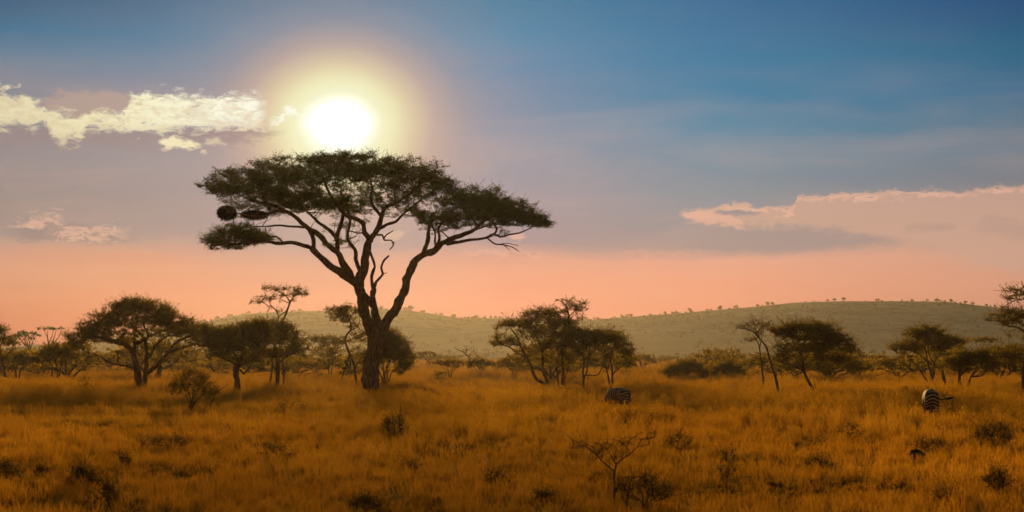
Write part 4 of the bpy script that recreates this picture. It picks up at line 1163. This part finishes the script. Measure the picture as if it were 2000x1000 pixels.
# ---------------------------------------------------------------- zebras
def zebra_mat():
    m, g = new_mat("zebra_coat")
    at = g.n.new('ShaderNodeAttribute'); at.attribute_name = 'stripe'
    tc = g.n.new('ShaderNodeTexCoord')
    n = g.noise(tc.outputs['Object'], 5.0, 2.0)
    v = g.m('SINE', g.add(at.outputs['Fac'], g.mul(g.sub(n, 0.5), 1.2)))
    col = g.mix(g.smooth(v, -0.12, 0.16), (0.022, 0.014, 0.008, 1), (0.45, 0.27, 0.10, 1))
    p = g.n.new('ShaderNodeBsdfPrincipled'); g.put(p.inputs['Base Color'], col); p.inputs['Roughness'].default_value = 0.8
    p.inputs['Specular IOR Level'].default_value = 0.2
    finish(g, p.outputs[0]); return m

M_ZEBRA = zebra_mat()
def plain(name, c):
    m, g = new_mat(name)
    tc = g.n.new('ShaderNodeTexCoord')
    n = g.noise(tc.outputs['Object'], 20.0, 3.0)
    p = g.n.new('ShaderNodeBsdfPrincipled'); g.put(p.inputs['Base Color'], g.mix(n, c, tuple(x * 0.6 for x in c[:3]) + (1,)))
    p.inputs['Roughness'].default_value = 0.85
    finish(g, p.outputs[0]); return m
M_DARKHAIR = plain("dark_hair", (0.02, 0.014, 0.010, 1))

def zebra_body():
    J = [((-0.58, 0, 1.06), .26, .27), ((-0.74, 0, 1.03), .19, .21), ((-0.28, 0, 1.07), .27, .28), ((0.08, 0, 1.05), .30, .31), ((0.40, 0, 1.07), .26, .29), ((0.58, 0, 1.07), .19, .24),
         ((0.76, 0, 1.00), .13, .19), ((0.96, 0, 0.80), .10, .15), ((1.12, 0, 0.56), .085, .12), ((1.17, 0, 0.42), .085, .11), ((1.20, 0, 0.24), .065, .075), ((1.215, 0, 0.10), .055, .06)]
    E = [(0, 1), (0, 2), (2, 3), (3, 4), (4, 5), (5, 6), (6, 7), (7, 8), (8, 9), (9, 10), (10, 11)]
    def chain(root, pts):
        prev = root
        for p in pts:
            J.append(p); E.append((prev, len(J) - 1)); prev = len(J) - 1
    for sgn in (-1, 1):
        st = 0.05 * sgn
        chain(0, [((-0.60, .15 * sgn, .88), .15, .19), ((-0.52 + st, .16 * sgn, .68), .095, .13), ((-0.66 + st, .15 * sgn, .45), .05, .065), ((-0.63 + st, .15 * sgn, .16), .036, .038), ((-0.60 + st, .15 * sgn, .01), .05, .05)])
        chain(4, [((0.46, .14 * sgn, .82), .11, .14), ((0.47 - st, .14 * sgn, .60), .065, .08), ((0.47 - st, .14 * sgn, .40), .05, .052), ((0.47 - st, .14 * sgn, .15), .034, .036), ((0.50 - st, .14 * sgn, .01), .048, .05)])
    me = bpy.data.meshes.new("skeleton")
    me.from_pydata([j[0] for j in J], E, [])
    o = bpy.data.objects.new("skeleton", me); COL.objects.link(o)
    sk = o.modifiers.new("skin", 'SKIN'); sk.use_smooth_shade = True
    for i, j in enumerate(J):
        v = me.skin_vertices[0].data[i]; v.radius = (j[1], j[2]); v.use_root = (i == 0)
    su = o.modifiers.new("sub", 'SUBSURF'); su.levels = 3; su.render_levels = 3
    dg = bpy.context.evaluated_depsgraph_get()
    out = bpy.data.meshes.new_from_object(o.evaluated_get(dg))
    bpy.data.objects.remove(o); bpy.data.meshes.remove(me)
    out.name = "body"
    n = len(out.vertices)
    co = np.empty(n * 3, np.float32); out.vertices.foreach_get('co', co); co = co.reshape(-1, 3)
    x, y, z = co.T
    t = np.clip((-0.22 - x) / 0.40, 0, 1); t = t * t * (3 - 2 * t)
    leg = np.clip((0.72 - z) / 0.15, 0, 1) * (x < 0.8)
    nk = np.clip((x - 0.6) / 0.2, 0, 1)
    ph = (1 - t) * x * 40 + t * (z * 48 + y * y * 90 - x * 14)
    ph = ph * (1 - leg) + leg * z * 70
    ph = ph * (1 - nk) + nk * ((x - z) * 44)
    a = out.attributes.new('stripe', 'FLOAT', 'POINT'); a.data.foreach_set('value', ph.astype(np.float32))
    for p in out.polygons: p.use_smooth = True
    out.materials.clear(); out.materials.append(M_ZEBRA)
    return out

ZB = zebra_body()
def zebra(label, px, py, heading, tail_swing):
    root = empty("zebra", ground_pt(px, dist_of(py)))
    tag(root, label, "zebra", "zebras grazing in the grass")
    root.rotation_euler = (0, 0, heading)
    link(bpy.data.objects.new("body", ZB), root)
    rng = np.random.default_rng(int(px))
    # mane: short upright striped crest along the neck
    G = Geo()
    top = catmull(np.array([(0.55, 0, 1.28), (0.78, 0, 1.17), (0.98, 0, 0.94), (1.16, 0, 0.70), (1.22, 0, 0.58)]), 0.012)
    tg = unit(np.gradient(top, axis=0)); nr = np.stack([-tg[:, 2], 0 * tg[:, 0], tg[:, 0]], -1) ; nr = nr * np.sign(nr[:, 2:3] + 1e-6)
    for rep in range(3):
        A = top + rng.normal(size=top.shape) * np.array([0.004, 0.014, 0.004]) - nr * 0.03
        G.segs(A, A + nr * rng.uniform(0.10, 0.13, (len(top), 1)) + rng.normal(size=top.shape) * 0.008, 0.007, 0.003)
    mane = G.mesh("mane", M_ZEBRA)
    co = np.array([v.co[:] for v in mane.vertices]); a = mane.attributes.new('stripe', 'FLOAT', 'POINT'); a.data.foreach_set('value', ((co[:, 0] - co[:, 2]) * 44).astype(np.float32))
    link(bpy.data.objects.new("mane", mane), root)
    # ears
    for sg in (-1, 1):
        G = Geo(); b = np.array([1.19, 0.06 * sg, 0.60])
        G.tube([b, b + np.array([0.03, 0.05 * sg, 0.06]), b + np.array([0.05, 0.08 * sg, 0.12]), b + np.array([0.06, 0.09 * sg, 0.16])], [0.02, 0.034, 0.026, 0.006], 8)
        G.obj("ear", M_DARKHAIR, root, True)
    # eyes
    for sg in (-1, 1):
        bm = bmesh.new(); bmesh.ops.create_icosphere(bm, subdivisions=2, radius=0.018)
        me = bpy.data.meshes.new("eye"); bm.to_mesh(me); bm.free(); me.materials.append(M_DARKHAIR)
        o = link(bpy.data.objects.new("eye", me), root); o.location = (1.21, 0.072 * sg, 0.40)
    # tail: a thin dock and a dark tuft
    G = Geo()
    if tail_swing:
        pts = [(-0.88, 0, 1.08), (-0.98, -0.12, 1.03), (-1.0, -0.30, 0.96), (-0.99, -0.44, 0.97)]
        tip = [(-0.99, -0.42, 0.968), (-0.985, -0.58, 0.995), (-0.98, -0.72, 1.02), (-0.975, -0.86, 1.035)]
    else:
        pts = [(-0.90, 0, 1.10), (-0.98, 0.0, 1.0), (-0.97, -0.01, 0.82), (-0.95, -0.01, 0.66)]
        tip = [(-0.95, -0.01, 0.68), (-0.945, -0.01, 0.55), (-0.94, -0.01, 0.44), (-0.94, 0, 0.36)]
    G.tube(catmull(np.array(pts), 0.03), np.linspace(0.035, 0.018, len(catmull(np.array(pts), 0.03))), 8)
    tail = G.obj("tail", M_DARKHAIR, root, True)
    G = Geo(); q = catmull(np.array(tip), 0.03)
    G.tube(q, np.interp(np.linspace(0, 1, len(q)), [0, .3, .7, 1], [0.02, 0.045, 0.035, 0.006]), 8, rng, 0.2)
    G.obj("tail_tuft", M_DARKHAIR, tail, True)
    return root
zebra("grazing zebra seen from behind in tall grass, nearer the centre, tail hanging", 1207, 815, math.radians(90 + 28), False).scale = (0.92, 0.92, 0.92)
zebra("grazing zebra seen from behind at the right with its dark tail swung out sideways", 1815, 831, math.radians(90 - 3), True).scale = (1.0, 0.88, 1.0)

# ---------------------------------------------------------------- grass: one uncountable mass
def tuft(kind, seed):
    rng = np.random.default_rng(seed)
    n, h0, h1, spread, wid, lean = {'tall': (30, .45, .85, .22, .013, .35), 'mid': (36, .25, .55, .26, .014, .5), 'low': (44, .10, .28, .34, .017, .9), 'herb': (40, .12, .34, .24, .036, .8)}[kind]
    b = np.stack([rng.normal(0, spread * .5, n), rng.normal(0, spread * .5, n), np.full(n, -0.04)], -1)
    h = rng.uniform(h0, h1, n)
    a = rng.uniform(0, 2 * np.pi, n)
    ln = rng.uniform(0.1, lean, n) * h
    dirv = np.stack([np.cos(a), np.sin(a), 0 * a], -1)
    fa = rng.uniform(0, np.pi, n)
    side = np.stack([np.cos(fa), np.sin(fa), 0 * fa], -1) * wid * 0.5
    V = []
    lv = [(0, 1.0), (0.4, 0.95), (0.75, 0.65), (1.0, 0.12)]
    for t, w in lv:
        c = b + dirv * (ln * t ** 2.0)[:, None] + np.array([0, 0, 1.0]) * (h * (t - 0.18 * t * t * (ln / h)))[:, None]
        V += [c - side * w, c + side * w]
    V = np.stack(V, 1)
    k = np.arange(n)[:, None] * 8
    Q = np.concatenate([k + np.array([[2 * i, 2 * i + 1, 2 * i + 3, 2 * i + 2]]) for i in range(3)], 0)
    G = Geo(); G.add(V.reshape(-1, 3), Q)
    if kind == 'tall':     # seed heads
        m = 10
        tip = (V[:m, 6] + V[:m, 7]) / 2
        for j in range(3):
            G.leaves(tip + np.array([0, 0, 0.03 * j - 0.05]) + rng.normal(size=(m, 3)) * 0.012, rng.normal(size=(m, 3)) * 0.4 + np.array([0, 0, 1.0]), 0.08, 0.022, rng)
    return G.mesh("tuft_" + kind, M_GRASS)


ZSPOTS = [((px - 1000) / F * dist_of(py), dist_of(py)) for px, py in ((1207, 815), (1815, 831))]


def build_grass():
    rng = np.random.default_rng(200)
    src = bpy.data.collections.new("grass tufts")
    kinds = ['tall', 'tall', 'mid', 'mid', 'low', 'low', 'herb']
    for i, k in enumerate(kinds):
        src.objects.link(bpy.data.objects.new("tuft_%02d" % i, tuft(k, 210 + i)))
    xs, ys, sc, tt, vv = [], [], [], [], []
    for d0, d1, den, s in [(24, 45, 9, 1.0), (45, 90, 7, 1.0), (90, 165, 3.6, 1.05), (165, 300, 1.5, 1.05), (300, 800, 0.26, 1.15)]:
        wmax = 0.2217 * d1 * 1.14 + 4
        n = int((d1 - d0) * 2 * wmax * den)
        y = rng.uniform(d0, d1, n); x = rng.uniform(-wmax, wmax, n)
        k = np.abs(x) < 0.2217 * y * 1.14 + 4
        xs.append(x[k]); ys.append(y[k]); sc.append(np.full(k.sum(), s))
    x = np.concatenate(xs); y = np.concatenate(ys); s = np.concatenate(sc)
    n = len(x)
    big = fbm(x / 16, y / 30, 31); mid = fbm(x / 4.2, y / 7, 41); fine = fbm(x / 1.3, y / 1.9, 51)
    near = np.clip((y - 45) / 55, 0, 1)
    tall = np.clip((big - 0.40) * 4.0, 0, 1) * np.clip((y - 48) / 45, 0.12, 1)
    u = rng.random(n)
    var = np.where(u < 0.07 + 0.62 * tall, rng.integers(0, 2, n), np.where(u < 0.82, rng.integers(2, 4, n), rng.integers(4, 6, n)))
    herb = (fbm(x / 1.7, y / 3.0, 61) > 0.605) & (rng.random(n) < 0.8)
    var = np.where(herb, 6, var)
    near = np.clip((y - 45) / 55, 0, 1)
    hgt = s * (0.50 + 0.45 * mid + 0.30 * tall * near) * (0.72 + 0.28 * near) * rng.uniform(0.7, 1.25, n)
    hgt = hgt * np.where(herb, 1.0, 1.0)
    tint = 0.16 + 1.1 * (mid - 0.15) + 0.20 * (1 - near) + 0.5 * (big - 0.5) + 0.55 * (fine - 0.5) + rng.normal(0, 0.10, n)
    tint = np.where(herb, rng.uniform(0.0, 0.20, n), np.clip(tint, 0.02, 1))
    dry = np.clip(1.05 - (y - 42) / 48 + (fbm(x / 9, y / 14, 71) - 0.5) * 1.4, 0, 1)
    for zx, zy in ZSPOTS:
        q = (np.abs(x - zx) < 1.6) & (y > zy - 12) & (y < zy + 1.5)
        var = np.where(q & (rng.random(n) < 0.8), rng.integers(0, 2, n), var)
        hgt = np.where(q, np.maximum(hgt, rng.uniform(0.72, 0.98, n) * (1.0 if zx < 10 else 0.72)), hgt)
        tint = np.where(q, np.maximum(tint, 0.35), tint)
    me = bpy.data.meshes.new("grass")
    me.vertices.add(n)
    me.vertices.foreach_set('co', np.stack([x, y, np.zeros(n)], -1).astype(np.float32).ravel())
    for nm, ty, arr in [('scl', 'FLOAT', hgt), ('rot', 'FLOAT', rng.uniform(0, 6.283, n)), ('tint', 'FLOAT', tint), ('dry', 'FLOAT', dry), ('var', 'INT', var)]:
        a = me.attributes.new(nm, ty, 'POINT')
        a.data.foreach_set('value', arr.astype(np.int32 if ty == 'INT' else np.float32))
    me.materials.append(M_GRASS)
    o = link(bpy.data.objects.new("grass", me))
    tag(o, "golden dry savanna grass covering the plain", "grass", kind='stuff')
    ng = bpy.data.node_groups.new("scatter grass", 'GeometryNodeTree')
    ng.interface.new_socket('Geometry', in_out='INPUT', socket_type='NodeSocketGeometry')
    ng.interface.new_socket('Geometry', in_out='OUTPUT', socket_type='NodeSocketGeometry')
    N, L = ng.nodes, ng.links
    gi, go = N.new('NodeGroupInput'), N.new('NodeGroupOutput')
    m2p = N.new('GeometryNodeMeshToPoints')
    iop = N.new('GeometryNodeInstanceOnPoints')
    ci = N.new('GeometryNodeCollectionInfo'); ci.inputs[0].default_value = src
    ci.inputs['Separate Children'].default_value = True; ci.inputs['Reset Children'].default_value = True
    def attr(nm, ty):
        a = N.new('GeometryNodeInputNamedAttribute'); a.data_type = ty; a.inputs[0].default_value = nm
        return [q for q in a.outputs if q.enabled][0]
    cx = N.new('ShaderNodeCombineXYZ'); L.new(attr('rot', 'FLOAT'), cx.inputs[2])
    e2r = N.new('FunctionNodeEulerToRotation'); L.new(cx.outputs[0], e2r.inputs[0])
    L.new(gi.outputs[0], m2p.inputs[0]); L.new(m2p.outputs[0], iop.inputs['Points'])
    L.new(ci.outputs[0], iop.inputs['Instance'])
    iop.inputs['Pick Instance'].default_value = True
    L.new(attr('var', 'INT'), iop.inputs['Instance Index'])
    L.new(e2r.outputs[0], iop.inputs['Rotation'])
    L.new(attr('scl', 'FLOAT'), iop.inputs['Scale'])
    L.new(iop.outputs[0], go.inputs[0])
    md = o.modifiers.new("scatter", 'NODES'); md.node_group = ng
    print("grass tufts", n)
build_grass()

# ---------------------------------------------------------------- haze
def build_haze():
    bm = bmesh.new()
    bmesh.ops.create_cube(bm, size=1.0)
    for v in bm.verts:
        v.co = ((v.co.x) * 2760.0, 1120.0 + v.co.y * 2440.0, -3.0 + (v.co.z + 0.5) * 62.0)
    me = bpy.data.meshes.new("haze"); bm.to_mesh(me); bm.free()
    m = bpy.data.materials.new("warm_haze"); m.use_nodes = True
    nt = m.node_tree; nt.nodes.clear()
    pv = nt.nodes.new('ShaderNodeVolumePrincipled')
    pv.inputs['Color'].default_value = HAZE_ALBEDO + (1,)
    pv.inputs['Density'].default_value = HAZE_DENSITY
    pv.inputs['Anisotropy'].default_value = 0.8
    out = nt.nodes.new('ShaderNodeOutputMaterial'); nt.links.new(pv.outputs[0], out.inputs['Volume'])
    me.materials.append(m)
    o = link(bpy.data.objects.new("haze", me))
    tag(o, "warm dusty evening haze over the whole savanna", "haze", kind='stuff')
build_haze()
